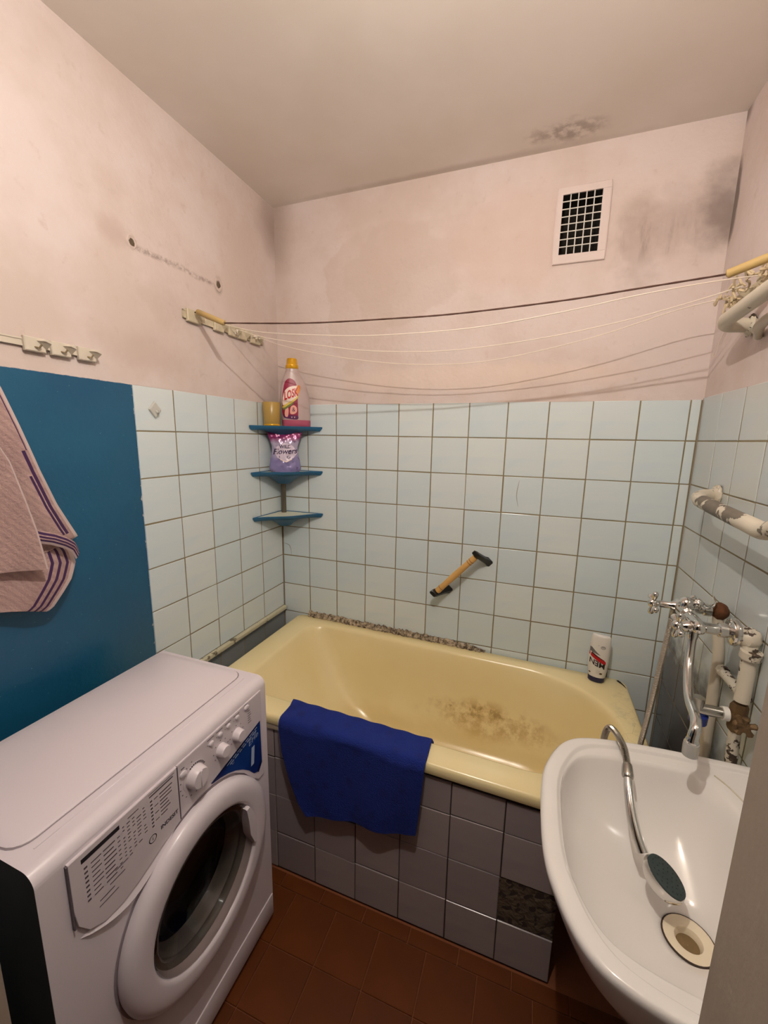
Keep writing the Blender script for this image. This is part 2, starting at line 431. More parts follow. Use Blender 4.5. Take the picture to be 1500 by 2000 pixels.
def text_bm(bm, body, size, fn, align='CENTER', res=3, shear=0.0, bold=0.0):
    """filled lettering: each 2D point of the text goes through fn(x, y) to a 3D point"""
    cu = bpy.data.curves.new('lettering', 'FONT'); cu.body = body; cu.size = size; cu.align_x = align; cu.align_y = 'CENTER'
    cu.resolution_u = res; cu.shear = shear; cu.offset = bold
    ob = bpy.data.objects.new('lettering', cu); C.objects.link(ob)
    dg = bpy.context.evaluated_depsgraph_get(); dg.update()
    me = bpy.data.meshes.new_from_object(ob.evaluated_get(dg))
    vs_ = [bm.verts.new(fn(v.co.x, v.co.y)) for v in me.vertices]
    for p in me.polygons:
        try: bm.faces.new([vs_[i] for i in p.vertices])
        except ValueError: pass
    bpy.data.objects.remove(ob); bpy.data.curves.remove(cu); bpy.data.meshes.remove(me)
def poly(bm, pts): return bm.faces.new([bm.verts.new(p) for p in pts])
def grid(bm, fn, nu, nv, matfn=None):
    vv = [[bm.verts.new(fn(i/nu, j/nv)) for j in range(nv+1)] for i in range(nu+1)]
    for i in range(nu):
        for j in range(nv):
            f = bm.faces.new((vv[i][j], vv[i+1][j], vv[i+1][j+1], vv[i][j+1]))
            if matfn: f.material_index = matfn((i+.5)/nu, (j+.5)/nv)
    return vv
def solidify(bm, th):
    bmesh.ops.recalc_face_normals(bm, faces=bm.faces)
    bmesh.ops.solidify(bm, geom=list(bm.faces), thickness=th)

# ------------------------------------------------------------------ the room
W, H, YF = 1.72, 2.56, -1.5            # width, ceiling height, inner face of the front wall
P = .153                               # tile pitch
ZR = [1.698] + [1.555 - P*k for k in range(11)]    # horizontal joints from the top edge down
PL = .004                              # plaster lies this far behind the tile faces
bm = B(); bx(bm, -.1, 1.82, -3.2, .1, -.1, -.004); floor = struct('floor', bm, M['floor_joint_lit'], 'brown painted tiled bathroom floor')
bm = B(); bx(bm, -.1, 1.82, -3.2, .1, H, H+.1); struct('ceiling', bm, M['ceiling'], 'whitewashed ceiling with a grey stain near the vent wall')
bm = B(); bx(bm, -.1, -PL, -3.2, .1, 0, H)
wall_l = struct('wall_left', bm, M['plaster_left'], 'left wall of pink plaster, blue paint and pale tiles')
bm = B(); bx(bm, W+PL, 1.82, -3.2, .1, 0, H)
wall_r = struct('wall_right', bm, M['plaster_right'], 'right wall with pale tiles below pink plaster')
VX0, VX1, VZ0, VZ1 = 1.213, 1.340, 2.212, 2.408
bm = B()
bx(bm, -.02, VX0, PL, .1, 0, H); bx(bm, VX1, W+.02, PL, .1, 0, H); bx(bm, VX0, VX1, PL, .1, 0, VZ0); bx(bm, VX0, VX1, PL, .1, VZ1, H)
wall_b = struct('wall_back', bm, M['plaster_back'], 'back wall of stained pink plaster above pale blue tiles')
bm = B()
bx(bm, -.0, .533, YF-.1, YF, 0, H); bx(bm, 1.307, W, YF-.1, YF, 0, H); bx(bm, .533, 1.307, YF-.1, YF, 2.06, H)
struct('wall_front', bm, M['jamb'], 'front wall with the open doorway, grey brown plaster at its edge')
for o in (floor, wall_l, wall_r, wall_b): BASE[o.name] = Vector((0,0,0))

# wall tiles: one mesh per size, placed one by one
TILE = {}
def tile_mesh(w, h, m, th=.007):
    key = (round(w, 4), round(h, 4), m.name, th)
    if key in TILE: return TILE[key]
    b = .0018; bm = B()
    def r(ins, y): return [(-w/2+ins, y, -h/2+ins), (w/2-ins, y, -h/2+ins), (w/2-ins, y, h/2-ins), (-w/2+ins, y, h/2-ins)]
    loft(bm, [r(0, th), r(0, b), r(b*.35, b*.3), r(b, 0)], True, False, True)
    bmesh.ops.recalc_face_normals(bm, faces=bm.faces)
    me = bpy.data.meshes.new('tile'); bm.to_mesh(me); bm.free(); me.materials.append(m)
    TILE[key] = me; return me
def put_tile(parent, side, s0, s1, z0, z1, m, plane=0.0, gap=.0036, name='tile', jit=1.0):
    """side 'b' faces the room from the back wall (s along x), 'l'/'r' from the left / right wall (s = -y)"""
    w, h = s1-s0-gap, z1-z0-gap
    if w < .004 or h < .004: return
    o = bpy.data.objects.new(name, tile_mesh(w, h, m)); C.objects.link(o)
    s, z = (s0+s1)/2, (z0+z1)/2
    jx, jz, d = [random.uniform(-1,1)*k*jit for k in (.0005, .0005, .0005)]
    tx, tz = random.uniform(-1,1)*.005*jit, random.uniform(-1,1)*.005*jit
    if side == 'b': loc = (s+jx, plane+d, z+jz); rz = 0
    elif side == 'l': loc = (plane-d, -s+jx, z+jz); rz = PI/2
    else: loc = (plane+d, -s+jx, z+jz); rz = -PI/2
    o.parent = parent; o.location = Vector(loc) - BASE[parent.name]
    o.rotation_euler = (tx, random.uniform(-1,1)*.004*jit, rz+tz)
    return o
A0, L0, R0 = .1564, .1695, .1607
colsb = [0.002] + [A0 + P*k for k in range(11)] + [W-.002]
for j in range(9):
    for a, b in zip(colsb[:-1], colsb[1:]): put_tile(wall_b, 'b', a, b, ZR[j+1], ZR[j], M['tile'])
colsl = [.002] + [L0 + P*k for k in range(5)]
for j in range(7):
    for a, b in zip(colsl[:-1], colsl[1:]): put_tile(wall_l, 'l', a, b, max(ZR[j+1], .665), ZR[j], M['tile'])
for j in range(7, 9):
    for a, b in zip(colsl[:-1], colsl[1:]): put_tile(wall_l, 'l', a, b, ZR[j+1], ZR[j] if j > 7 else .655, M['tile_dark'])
put = [.002] + [R0 + P*k for k in range(9)]
for j in range(11):
    for a, b in zip(put[:-1], put[1:]): put_tile(wall_r, 'r', a, b, max(ZR[j+1], .01), ZR[j]+(.006 if j == 0 else 0), M['tile_grimy'], plane=W)
def slab(parent, x0, x1, y0, y1, z0, z1, m, name='grout'):
    bm = B(); bx(bm, x0, x1, y0, y1, z0, z1); return obj(name, bm, m, parent, smooth=False)
slab(wall_b, 0, W, .0012, PL+.002, ZR[9], ZR[0]-.002, M['grout'])
slab(wall_l, -PL-.002, -.0012, -L0-4*P+.003, 0, ZR[9], ZR[0]-.002, M['grout'])
slab(wall_r, W+.0012, W+PL+.002, -R0-8*P, 0, 0, ZR[0]+.004, M['grout'])

def crack(pts, parent):
    bm = B(); pts = smooth_path(pts, 4); n = len(pts)
    tube(bm, pts, [.0003 + .0007*math.sin(PI*i/(n-1)) for i in range(n)], 5); obj('crack', bm, M['grout'], parent)
crack([(1.139,-.0004,1.387),(1.133,-.0004,1.350),(1.132,-.0004,1.318),(1.141,-.0004,1.278)], wall_b)
crack([(.004,-.0004,1.006),(.025,-.0004,1.002),(.041,-.0004,.994),(.043,-.0004,.985),(.048,-.0004,.978),(.050,-.0004,.948)], wall_b)

# floor tiles under the brown paint
def floor_tile(x0, x1, y0, y1):
    g = .0026; w, d = x1-x0-g, y1-y0-g
    key = ('f', round(w,4), round(d,4))
    if key not in TILE:
        bm = B(); e = .0012
        def r(i, z): return [(-w/2+i, -d/2+i, z), (w/2-i, -d/2+i, z), (w/2-i, d/2-i, z), (-w/2+i, d/2-i, z)]
        loft(bm, [r(0, -.006), r(0, -e), r(e, 0)], True, False, True); bmesh.ops.recalc_face_normals(bm, faces=bm.faces)
        me = bpy.data.meshes.new('floor_tile'); bm.to_mesh(me); bm.free(); me.materials.append(M['floor']); TILE[key] = me
    o = bpy.data.objects.new('floor_tile', TILE[key]); C.objects.link(o); o.parent = floor
    o.location = ((x0+x1)/2, (y0+y1)/2, random.uniform(-.0004, .0002)); o.rotation_euler = (random.uniform(-.002,.002), random.uniform(-.002,.002), 0)
for k in range(-1, 7): floor_tile(.468+.155*k, .468+.155*(k+1), -.762, -.716)
for j in range(5):
    for k in range(-1, 8):
        x1 = min(.536+P*(k+1), W)
        floor_tile(.536+P*k, x1, -.762-P*(j+1), -.762-P*j)
for j in range(5):
    pass

# two old wall plugs in the left wall: a crater in the plaster with a dark hole
for y, z, r in ((-.738, 2.116, .011), (-.375, 2.116, .012)):
    bm = B(); prof = [(0, r*1.6), (.002, r*1.3), (.0015, r*1.0), (.0004, r*.9)]
    lathe(bm, prof, (-PL, y, z), (1, 0, 0), 16, False, False)
    for v in bm.verts: v.co.y += random.uniform(-.002, .002); v.co.z = z + (v.co.z-z)*1.25 + random.uniform(-.003, .003)
    hole = obj('wall_plug', bm, mat('chipped_plaster', (204,186,178), .9, var=.2, scale=60), wall_l)
    bm = B(); lathe(bm, [(0, r*.85), (.0012, r*.75)], (-PL, y, z-.001), (1, 0, 0), 12, False, True)
    for v in bm.verts: v.co.y += random.uniform(-.002, .002)
    for v in bm.verts: v.co.z = z + (v.co.z-z)*1.2
    obj('plug_hole', bm, M['mortar_dark'], hole)

# narrow ledge along the left wall above the bath, and the crumbling mortar fillet behind the bath
bm = rbox(.0, .020, -.775, -.006, .648, .668, .004, 2)
tr = struct('trim_1', bm, pipe_mat('ledge_paint', (204,198,170), (140,128,104), .6, .66, 20), 'narrow pale painted ledge strip on the left wall above the bath')
bm = B()
nseg = 110
ring = []
for i in range(nseg+1):
    x = .155 + (1.05-.155)*i/nseg
    zr = .637-.02*x
    h = .026*(1-.25*i/nseg)*(1+random.uniform(-.25,.25)) * min(1, (nseg-i)/12+.15); d = .020*(1+random.uniform(-.25,.25))
    ring.append([(x, .0, zr-.01), (x, -d, zr-.01), (x, -d*1.0, zr+h*.25), (x+random.uniform(-.003,.003), -d*.55+random.uniform(-.003,.003), zr+h*.75), (x, -.001, zr+h)])
loft(bm, ring, False)
struct('trim_2', bm, M['mortar'], 'crumbling brown mortar fillet between the bath and back wall')

# ------------------------------------------------------------------ bath
tilt = lambda x: .637 - .02*x
bath = empty('bathtub', (.85, -.365, 0), 'yellowed enamel bathtub built in along the tiled back wall', 'bathtub')
def ringT(x0, x1, y0, y1, z, rl, rr): return rrect(x0, x1, y0, y1, z, rl, rr, 12, tilt)
bm = B()
o0, o1, p0, p1 = .095, 1.602, -.724, -.006
rings = [ringT(o0+.012, o1-.012, p0+.012, p1-.006, -.036, .025, .03),
         ringT(o0+.002, o1-.002, p0+.002, p1-.002, -.034, .03, .035),
         ringT(o0, o1, p0, p1, -.026, .03, .035),
         ringT(o0, o1, p0, p1, -.010, .03, .035),
         ringT(o0+.004, o1-.004, p0+.004, p1-.003, -.003, .03, .035),
         ringT(o0+.010, o1-.010, p0+.010, p1-.006, .0, .03, .035),
         ringT(.195, 1.545, -.642, -.060, -.001, (.09,.09), (.34,.285)),
         ringT(.203, 1.538, -.636, -.066, -.004, (.09,.09), (.33,.28)),
         ringT(.211, 1.531, -.630, -.072, -.014, (.09,.09), (.33,.275)),
         ringT(.220, 1.527, -.625, -.078, -.034, (.09,.09), (.32,.27)),
         ringT(.262, 1.515, -.613, -.092, -.11, (.10,.10), (.31,.26)),
         ringT(.330, 1.500, -.598, -.110, -.22, (.11,.11), (.30,.24)),
         ringT(.410, 1.480, -.575, -.132, -.32, (.12,.12), (.28,.22)),
         ringT(.470, 1.450, -.545, -.160, -.375, (.12,.12), (.26,.19)),
         ringT(.560, 1.400, -.500, -.210, -.405, (.10,.10), (.22,.14)),
         ringT(.800, 1.330, -.440, -.270, -.412, (.05,.05), (.12,.08))]
loft(bm, rings, True, False, True)
obj('basin', bm, M['enamel'], bath, keep=True, angle=60)
bm = B(); lathe(bm, [(0, .032), (.004, .030), (.002, .020), (-.006, .016)], (1.28, -.355, .201), (0,0,1), 20, False, True)
obj('drain', bm, M['chrome_dull'], bath)
def chip(pts, name='enamel_chip'):
    bm = B(); base = [bm.verts.new((x, y, tilt(x)+.0012+dz)) for x, y, dz in pts]; bm.faces.new(base)
    solidify(bm, -.0015); obj(name, bm, M['black_chip'], bath, smooth=False, label='bare black patch where the enamel has chipped off')
chip([(1.566,-.024,0),(1.573,-.020,0),(1.580,-.030,0),(1.588,-.050,0),(1.594,-.066,-.003),(1.589,-.062,0),(1.581,-.044,0),(1.573,-.036,0)])

# tiled apron in front of the bath
AY = -.712
apron = empty('bath_apron', (.72, AY, 0), 'lilac grey tiled apron below the bath with one tile missing', 'bath panel')
slab(apron, .13, 1.342, AY+.0035, AY+.06, 0, .578, M['grout_dark'])
xs = [.124, .275] + [.427+.1525*k for k in range(6)] + [1.335]
zs = [.004, .153, .306, .458, .604]
for i in range(len(xs)-1):
    for j in range(4):
        last = i == len(xs)-2
        if last and j == 1: continue
        top = zs[j+1]
        if j == 3: top = .570 if last else (.594 - .02*xs[i+1] - random.uniform(.004, .014) if i > 2 else .570)
        if last and j == 3: top = .560
        off = random.uniform(-.003, .003) if i < 4 else random.uniform(-.001, .001)
        o = put_tile(apron, 'b', xs[i], xs[i+1]+(.008 if last else 0), zs[j]+(off if j else 0), top+(off if j < 3 else 0), M['tile_lilac'], plane=AY, gap=.003)
# ragged old mortar in the gap of the missing tile
bm = B()
def rag(u, v):
    x = 1.184 + u*.158; z = .156 + v*.148
    n = math.sin(x*160+z*70)*.5 + math.sin(x*60-z*140+1)*.5
    return (x, AY + .003 + .0015*n + random.uniform(-.0014, .0014), z)
grid(bm, rag, 16, 16)
obj('mortar_patch', bm, M['mortar_dark'], apron, label='dark crumbling mortar bared where a tile is missing')
bm = B()
ring = []
for i in range(61):
    x = .27 + (1.33-.27)*i/60; t0 = tilt(x)-.034; h = random.uniform(.003, .012)
    ring.append([(x, AY+.004, t0), (x, AY-.001, t0), (x, AY-.002-random.uniform(0,.003), t0-h*.6), (x, AY+.001, t0-h)])
loft(bm, ring, False)
obj('sealant_bead', bm, pipe_mat('old_sealant', (70,62,54), (170,160,140), .62, .66, 30), apron)
# left part below the rim: a pale mortar strip
bm = rbox(.13, .60, AY-.007, AY+.01, .570, .594, .004, 2)
for v in bm.verts: v.co.z += random.uniform(-.002,.002)
obj('mortar_strip', bm, mat('pale_mortar', (188,174,152), .9, var=.2, scale=40), apron)

# ------------------------------------------------------------------ washing machine
X0, X1, WY0, WY1, WT = .112, .503, -1.437, -.847, .86
wm = empty('washing_machine', (.31, -1.142, 0), 'white front loading washing machine against the blue wall', 'washing machine')
DC = (-1.115, .47)                                     # door centre (y, z)
bm = B(); bx(bm, X0, X1, WY0, WY1, .018, WT)
bevel(bm, lambda e: all(abs(v.co.x-X1) < 1e-4 and abs(v.co.z-WT) < 1e-4 for v in e.verts), .026, 6)
bevel(bm, lambda e: abs(e.verts[0].co.z-e.verts[1].co.z) > .5 and e.verts[0].co.x > X1-.03, .032, 6)
bevel(bm, lambda e: all(abs(v.co.z-WT) < 1e-4 for v in e.verts) and e.verts[0].co.x < X1-.03 or (all(v.co.z > WT-.03 for v in e.verts) and len(set(round(v.co.y, 3) for v in e.verts)) == 1 and abs(e.verts[0].co.y-(WY0+WY1)/2) > .29), .018, 5)
body = obj('body', bm, [M['wm_white'], M['drum'], M['wm_side_shade']], wm)
cut = B(); lathe(cut, [(-.10, .168), (.05, .168)], (X1, DC[0], DC[1]), (1, 0, 0), 40)
cme = bpy.data.meshes.new('cutter'); bmesh.ops.translate(cut, verts=cut.verts, vec=-BASE[wm.name]); bmesh.ops.recalc_face_normals(cut, faces=cut.faces); cut.to_mesh(cme); cut.free()
cme.materials.append(M['drum'])
co = bpy.data.objects.new('cutter', cme); C.objects.link(co); co.location = wm.location
md = body.modifiers.new('hole', 'BOOLEAN'); md.operation = 'DIFFERENCE'; md.object = co; md.solver = 'EXACT'
bpy.context.view_layer.update()
dg = bpy.context.evaluated_depsgraph_get()
nm = bpy.data.meshes.new_from_object(body.evaluated_get(dg)); body.modifiers.clear(); body.data = nm
bpy.data.objects.remove(co)
off = BASE[wm.name]
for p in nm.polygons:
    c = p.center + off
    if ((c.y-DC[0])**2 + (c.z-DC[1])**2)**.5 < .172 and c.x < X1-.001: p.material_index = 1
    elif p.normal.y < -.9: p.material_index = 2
nm.set_sharp_from_angle(angle=math.radians(40))
# lid plate with a fine groove round it
bm = B(); r0 = lambda z, e: rrect(X0+.006+e, .436-e, WY0+.012+e, WY1-.012-e, z, .02, .035, 6)
loft(bm, [r0(WT-.002, 0), r0(WT+.0022, 0), r0(WT+.0034, .0018)], True, False, True)
obj('lid', bm, M['wm_white'], wm)
bm = B(); loft(bm, [r0(WT+.0004, -.0022), r0(WT+.0004, .001)], True); obj('lid_groove', bm, M['seam'], wm)
bm = rbox(.452, .456, WY0+.03, WY1-.03, WT-.001, WT+.0012, .001, 1); obj('ridge', bm, M['wm_white'], wm)
# control panel and drawer front: plates whose lower edge sweeps over the door
low = [(-1.392,.735),(-1.388,.700),(-1.372,.672),(-1.345,.655),(-1.310,.652),(-1.270,.662),(-1.225,.680),(-1.168,.697)]
low2 = [(-1.168,.697),(-1.115,.704),(-1.06,.698),(-1.00,.672),(-.955,.632),(-.92,.585),(-.895,.56),(-.872,.56)]
def plate(pts, x0, x1, ins=.002):
    bm = B(); n = len(pts); cy = sum(p[0] for p in pts)/n; cz = sum(p[1] for p in pts)/n
    def r(x, k): return [(x, y + (cy-y)*k, z + (cz-z)*k) for y, z in pts]
    loft(bm, [r(x0, 0), r(x1-ins*.5, 0), r(x1, .012)], True, False, True); return bm
DX, PX = .5085, .5065
drawer = obj('detergent_drawer', plate([(-1.392,.832)] + low + [(-1.168,.832)], .499, DX), M['wm_panel'], wm, angle=25)
panel = obj('control_panel', plate([(-1.166,.832)] + low2 + [(-.872,.832)], .499, PX), M['wm_panel'], wm, angle=25)
for y0, y1, z0 in ((-1.3945, -1.392, .70), (-1.1684, -1.1664, .699)):
    bm = B(); bx(bm, .500, DX+.0004, y0, y1, z0, .83); obj('panel_seam', bm, M['wm_grey'], wm, smooth=False)
# scooped finger grip under the drawer: a crescent lip
bm = B(); up, dn = [], []
for i in range(17):
    t = i/16; y = -1.385 + t*.215; z = .668 - .030*math.sin(min(1, t*1.9)*PI*.5) + .062*t*t
    up.append((.5035, y, z+.014*math.sin(t*PI)**.7+.001)); dn.append((.5035 + .0085*math.sin(t*PI)**.5, y, z-.012*math.sin(t*PI)))
rings = [[u, (u[0]+(d[0]-u[0])*.25, d[1], (u[2]+d[2])/2), d, (.500, d[1], d[2]-.008)] for u, d in zip(up, dn)]
loft(bm, rings, False); obj('drawer_grip', bm, M['wm_white'], wm, fix=True)
# kick plate
bm = rbox(X1-.01, X1+.0035, WY0+.004, WY1-.004, .02, .098, .003, 2); obj('kick_plate', bm, M['wm_white'], wm)
for y in (WY0+.05, WY1-.05):
    for x in (X0+.05, X1-.06):
        bm = B(); lathe(bm, [(0, .022), (.006, .022), (.008, .012), (.022, .012)], (x, y, 0), (0,0,1), 14); obj('foot', bm, M['black_plastic'], wm)
# door: bulging ring, hinge side left, bowl of glass, gasket, drum
bm = B(); prof = [(.002, .223), (.014, .2245), (.022, .221), (.029, .213), (.0325, .202), (.0335, .190), (.0325, .172), (.031, .166), (.026, .163), (.010, .159), (.0, .158)]
lathe(bm, [(a, r) for a, r in prof], (X1, DC[0], DC[1]), (1, 0, 0), 64, False, False)
door = obj('door', bm, M['wm_white'], wm, angle=50)
bm = B(); lathe(bm, [(.0008, .2285), (.0012, .222)], (X1, DC[0], DC[1]), (1,0,0), 64, False, False); obj('door_shadow_gap', bm, M['seam'], wm)
bm = B(); lathe(bm, [(.026, .160), (.024, .150), (.010, .135), (-.030, .118), (-.055, .095), (-.066, .06), (-.070, .001)], (X1, DC[0], DC[1]), (1,0,0), 48, False, False)
g = obj('door_glass', bm, M['glass'], door, angle=60)
bm = B(); lathe(bm, [(.006, .167), (.002, .158), (-.012, .152), (-.020, .158), (-.032, .150), (-.045, .155), (-.06, .150), (-.07, .162)], (X1, DC[0], DC[1]), (1,0,0), 48, False, False)
obj('gasket', bm, M['gasket'], wm, angle=60)
# grip across the right of the opening
bm = B(); ins, outs = [], []
a0, a1 = math.radians(-16), math.radians(34)
arc = [(DC[0] + .163*math.cos(a0+(a1-a0)*i/10), DC[1] + .163*math.sin(a0+(a1-a0)*i/10)) for i in range(11)]
ch = [(DC[0] + .122, DC[1]+.092), (DC[0]+.130, DC[1]+.05), (DC[0]+.134, DC[1]+.0), (DC[0]+.150, DC[1]-.042)]
pts = arc + ch
loft(bm, [[(X1+.012, y, z) for y, z in pts], [(X1+.033, y, z) for y, z in pts], [(X1+.037, y + (DC[0]+.14-y)*.06, z + (DC[1]+.03-z)*.06) for y, z in pts]], True, True, True)
obj('door_handle', bm, M['wm_white'], door, angle=30)
# knobs and buttons
def knob(y, z, r, d, name='knob', ring=False):
    bm = B(); lathe(bm, [(0, r*1.04), (d*.25, r), (d*.85, r*.93), (d, r*.82)], (PX-.001, y, z), (1,0,0), 28, False, True)
    k = obj(name, bm, M['wm_white'], wm)
    if ring:
        bm = B(); lathe(bm, [(0, r*1.30), (.0012, r*1.30), (.0014, r*1.06)], (PX-.0006, y, z), (1,0,0), 36, False, False); obj('knob_ring', bm, M['wm_panel'], k)
        bm = B()
        for i in range(10):
            a = PI*(.12 + .055*i); 
            poly(bm, [(PX+.0012, y + r*q*math.cos(a+s), z + r*q*math.sin(a+s)) for q, s in ((1.1,0),(1.26,0),(1.26,.10),(1.1,.10))])
        obj('dial_marks', bm, M['wm_black'], k, smooth=False)
        bm = rbox(PX+d-.002, PX+d+.001, y-.003, y+.003, z-r*.8, z+r*.8, .001, 1); obj('pointer', bm, M['wm_white'], k)
    return k
knob(-1.120, .768, .026, .022, ring=True); knob(-1.036, .770, .0165, .020); knob(-.978, .770, .0165, .020)
for y, z, r in ((-1.152, .800, .0095), (-1.066, .811, .0075), (-1.036, .813, .007), (-1.006, .815, .007), (-.974, .817, .007), (-.936, .820, .009)):
    bm = B(); lathe(bm, [(0, r), (.004, r), (.0055, r*.7)], (PX-.001, y, z), (1,0,0), 16, False, True)
    for v in bm.verts: v.co.z = z + (v.co.z-z)*.75
    obj('button', bm, M['wm_white'], wm)
# printing: flat marks on the plates
def dash(bm, y0, y1, z, h, x): poly(bm, [(x, y0, z), (x, y1, z), (x, y1, z+h), (x, y0, z+h)])
XT = DX + .0004
bm = B(); dash(bm, -1.372, -1.302, .812, .009, XT)
obj('print_header', bm, M['wm_black'], drawer, smooth=False)
bm = B()
for r in range(8):
    z = .797 - r*.0098
    dash(bm, -1.369, -1.363, z, .004, XT); dash(bm, -1.357, -1.357+.012+random.random()*.01, z, .0022, XT)
    dash(bm, -1.335, -1.335+.016+random.random()*.008, z, .0026, XT); dash(bm, -1.308, -1.303, z, .0022, XT)
dash(bm, -1.330, -1.300, .718, .002, XT); dash(bm, -1.350, -1.322, .706, .002, XT); dash(bm, -1.352, -1.315, .695, .0018, XT); dash(bm, -1.318, -1.292, .735, .0018, XT)
for r in range(10):
    z = .808 - r*.008
    for c, (a, w) in enumerate(((-1.297,.004),(-1.288,.006),(-1.277,.005),(-1.268,.009),(-1.254,.006))):
        if (r*5+c) % 7 != 3 and r < 10-c*.6: dash(bm, a, a+w*random.uniform(.7,1.2), z, .0022, XT)
dash(bm, -1.285, -1.262, .817, .002, XT)
for r in range(8):
    z = .806 - r*.0085
    dash(bm, -1.237, -1.232, z, .004, XT)
    if r % 2 == 0: dash(bm, -1.228, -1.219, z, .002, XT)
    if r < 7: dash(bm, -1.215, -1.215 + random.uniform(.016,.032), z, .0026, XT)
dash(bm, -1.238, -1.180, .818, .003, XT); dash(bm, -1.240, -1.176, .8245, .0012, XT)
obj('programme_table', bm, M['wm_grey'], drawer, smooth=False)['kind'] = 'stuff'
bm = B()
text_bm(bm, 'INDESIT', .0125, lambda x, y: (XT, -1.196+x, .727+y), bold=.0003)
cy, cz = -1.238, .722
for i in range(24):
    a, b = 2*PI*i/24, 2*PI*(i+1)/24
    poly(bm, [(XT, cy + q*math.cos(s), cz + q*math.sin(s)) for q, s in ((.0075,a),(.0092,a),(.0092,b),(.0075,b))])
text_bm(bm, 'i', .013, lambda x, y: (XT, cy+x, cz+y))
obj('logo', bm, M['wm_black'], drawer, smooth=False)
XP = PX + .0004
bm = B()
for (ky, kz, kr, a0, a1, n) in ((-1.120,.768,.042,.55,1.75,11), (-1.036,.770,.025,-.2,1.2,7), (-.978,.770,.025,-.2,1.2,7)):
    for i in range(n):
        a = PI*(a0 + (a1-a0)*i/(n-1)); y = ky + kr*math.cos(a); z = kz + kr*math.sin(a)
        dash(bm, y-.0016, y+.0016, z-.001, .0026, XP)
for y in (-1.066, -1.036, -1.006, -.974): dash(bm, y-.012, y+.010, .8235, .002, XP); dash(bm, y-.013, y-.0105, .812, .002, XP)
for i in range(6): dash(bm, -.932, -.922+.002*(i%3), .803-.007*i, .002, XP)
dash(bm, -.944, -.932, .8285, .002, XP); dash(bm, -1.157, -1.147, .812, .003, XP)
obj('panel_marks', bm, M['wm_grey'], panel, smooth=False)['kind'] = 'stuff'
# blue sticker in the corner above the door
arcp = [(DC[0] + .236*math.cos(math.radians(a)), DC[1] + .236*math.sin(math.radians(a))) for a in (33, 41, 49, 57, 65, 72, 79)]
stk = [(-.882,.742), (-.880,.612), (-.897,.588)] + arcp + [(-1.075,.706)]
def flat(pts, x, th=.0004):
    bm = B(); loft(bm, [[(x, y, z) for y, z in pts], [(x+th, y, z) for y, z in pts]], True, False, True); return bm
st = obj('sticker', flat(stk, XP), M['sticker'], panel, smooth=False, label='blue advertising sticker above the door')
bm = B(); xs_ = XP + .0007
d = Vector((-.882+1.075, .742-.706)).normalized(); nrm = Vector((d.y, -d.x))
def along(s, t): q = Vector((-1.075, .706)) + d*s + nrm*t; return (q.x, q.y)
for t0, t1, s0, s1 in ((.0, .004, .01, .193), (.009, .0105, .06, .19)):
    poly(bm, [(xs_, *along(s, t)) for s, t in ((s0,t0),(s1,t0),(s1,t1),(s0,t1))])
poly(bm, [(xs_, y, z) for y, z in ((-.881,.618),(-.880,.606),(-.897,.585),(-.903,.596))])
obj('sticker_edge', bm, M['sticker_dark'], st, smooth=False)
bm = B()
for k, (t0, h) in enumerate(((.0055, .0028), (.0125, .0036))):
    s = .055 + .01*k
    while s < .178:
        w = random.uniform(.010, .020); w = min(w, .18-s)
        poly(bm, [(xs_+.0002, *along(a, b)) for a, b in ((s,t0),(s+w,t0),(s+w,t0+h),(s,t0+h))]); s += w + .004
text_bm(bm, 'С', .014, lambda x, y: (xs_+.0002, *along(.075+x, .019-y)))
text_bm(bm, 'ЕНЬ', .022, lambda x, y: (xs_+.0002, *along(.158+x, .028-y)), shear=.2)
text_bm(bm, '1', .072, lambda x, y: (xs_+.0002, -.922+x, .655+y), shear=.1, bold=.003)
obj('sticker_print', bm, M['sticker_text'], st, smooth=False)

# ------------------------------------------------------------------ washbasin
sink = empty('washbasin', (1.50, -.955, .60), 'white ceramic washbasin on the right wall overlapping the bath corner', 'sink')
SC = -.957; ZS = .806
HALF = [(1.2560,0),(1.2568,.045),(1.2594,.085),(1.2655,.122),(1.2770,.157),(1.2930,.194),(1.3130,.225),(1.3370,.246),(1.366,.2590),(1.400,.2685),(1.434,.275),(1.490,.282),(1.548,.287),(1.600,.290),(1.650,.292),(1.690,.293),(1.716,.293)]
hp_ = smooth_path([(x, y, 0) for x, y in HALF], 3)
def ringS(z, sx, sy, x1=1.716, rnd=0.0, cx=0.0):
    """the basin's outline about its mid line, scaled; rnd rounds the corners by the wall"""
    res = []
    def pt(v, sg):
        t = (1.716 - v.x)/(1.716-1.2535); x = x1 - t*(x1 - (x1-(1.716-1.2535)*sx)); y = v.y*sy
        if rnd: y *= max(0, 1 - max(0, (1-t)*1.0 - (1-rnd))**2.2/(rnd**2.2))**.45 if (1-t) > 1-rnd else 1
        return (x, SC + sg*y, z)
    for v in hp_: res.append(pt(v, -1))
    for v in reversed(hp_[1:]): res.append(pt(v, 1))
    return res
def circ(z, r, n):
    """the same number of points as a ring, on a circle round the waste"""
    return [(1.535 - r*math.cos(PI*(i/(n-1))*2*(n-1)/n), -.957 - r*math.sin(PI*(i/(n-1))*2*(n-1)/n), z) for i in range(n)]
bm = B()
NS = 2*len(hp_)-1
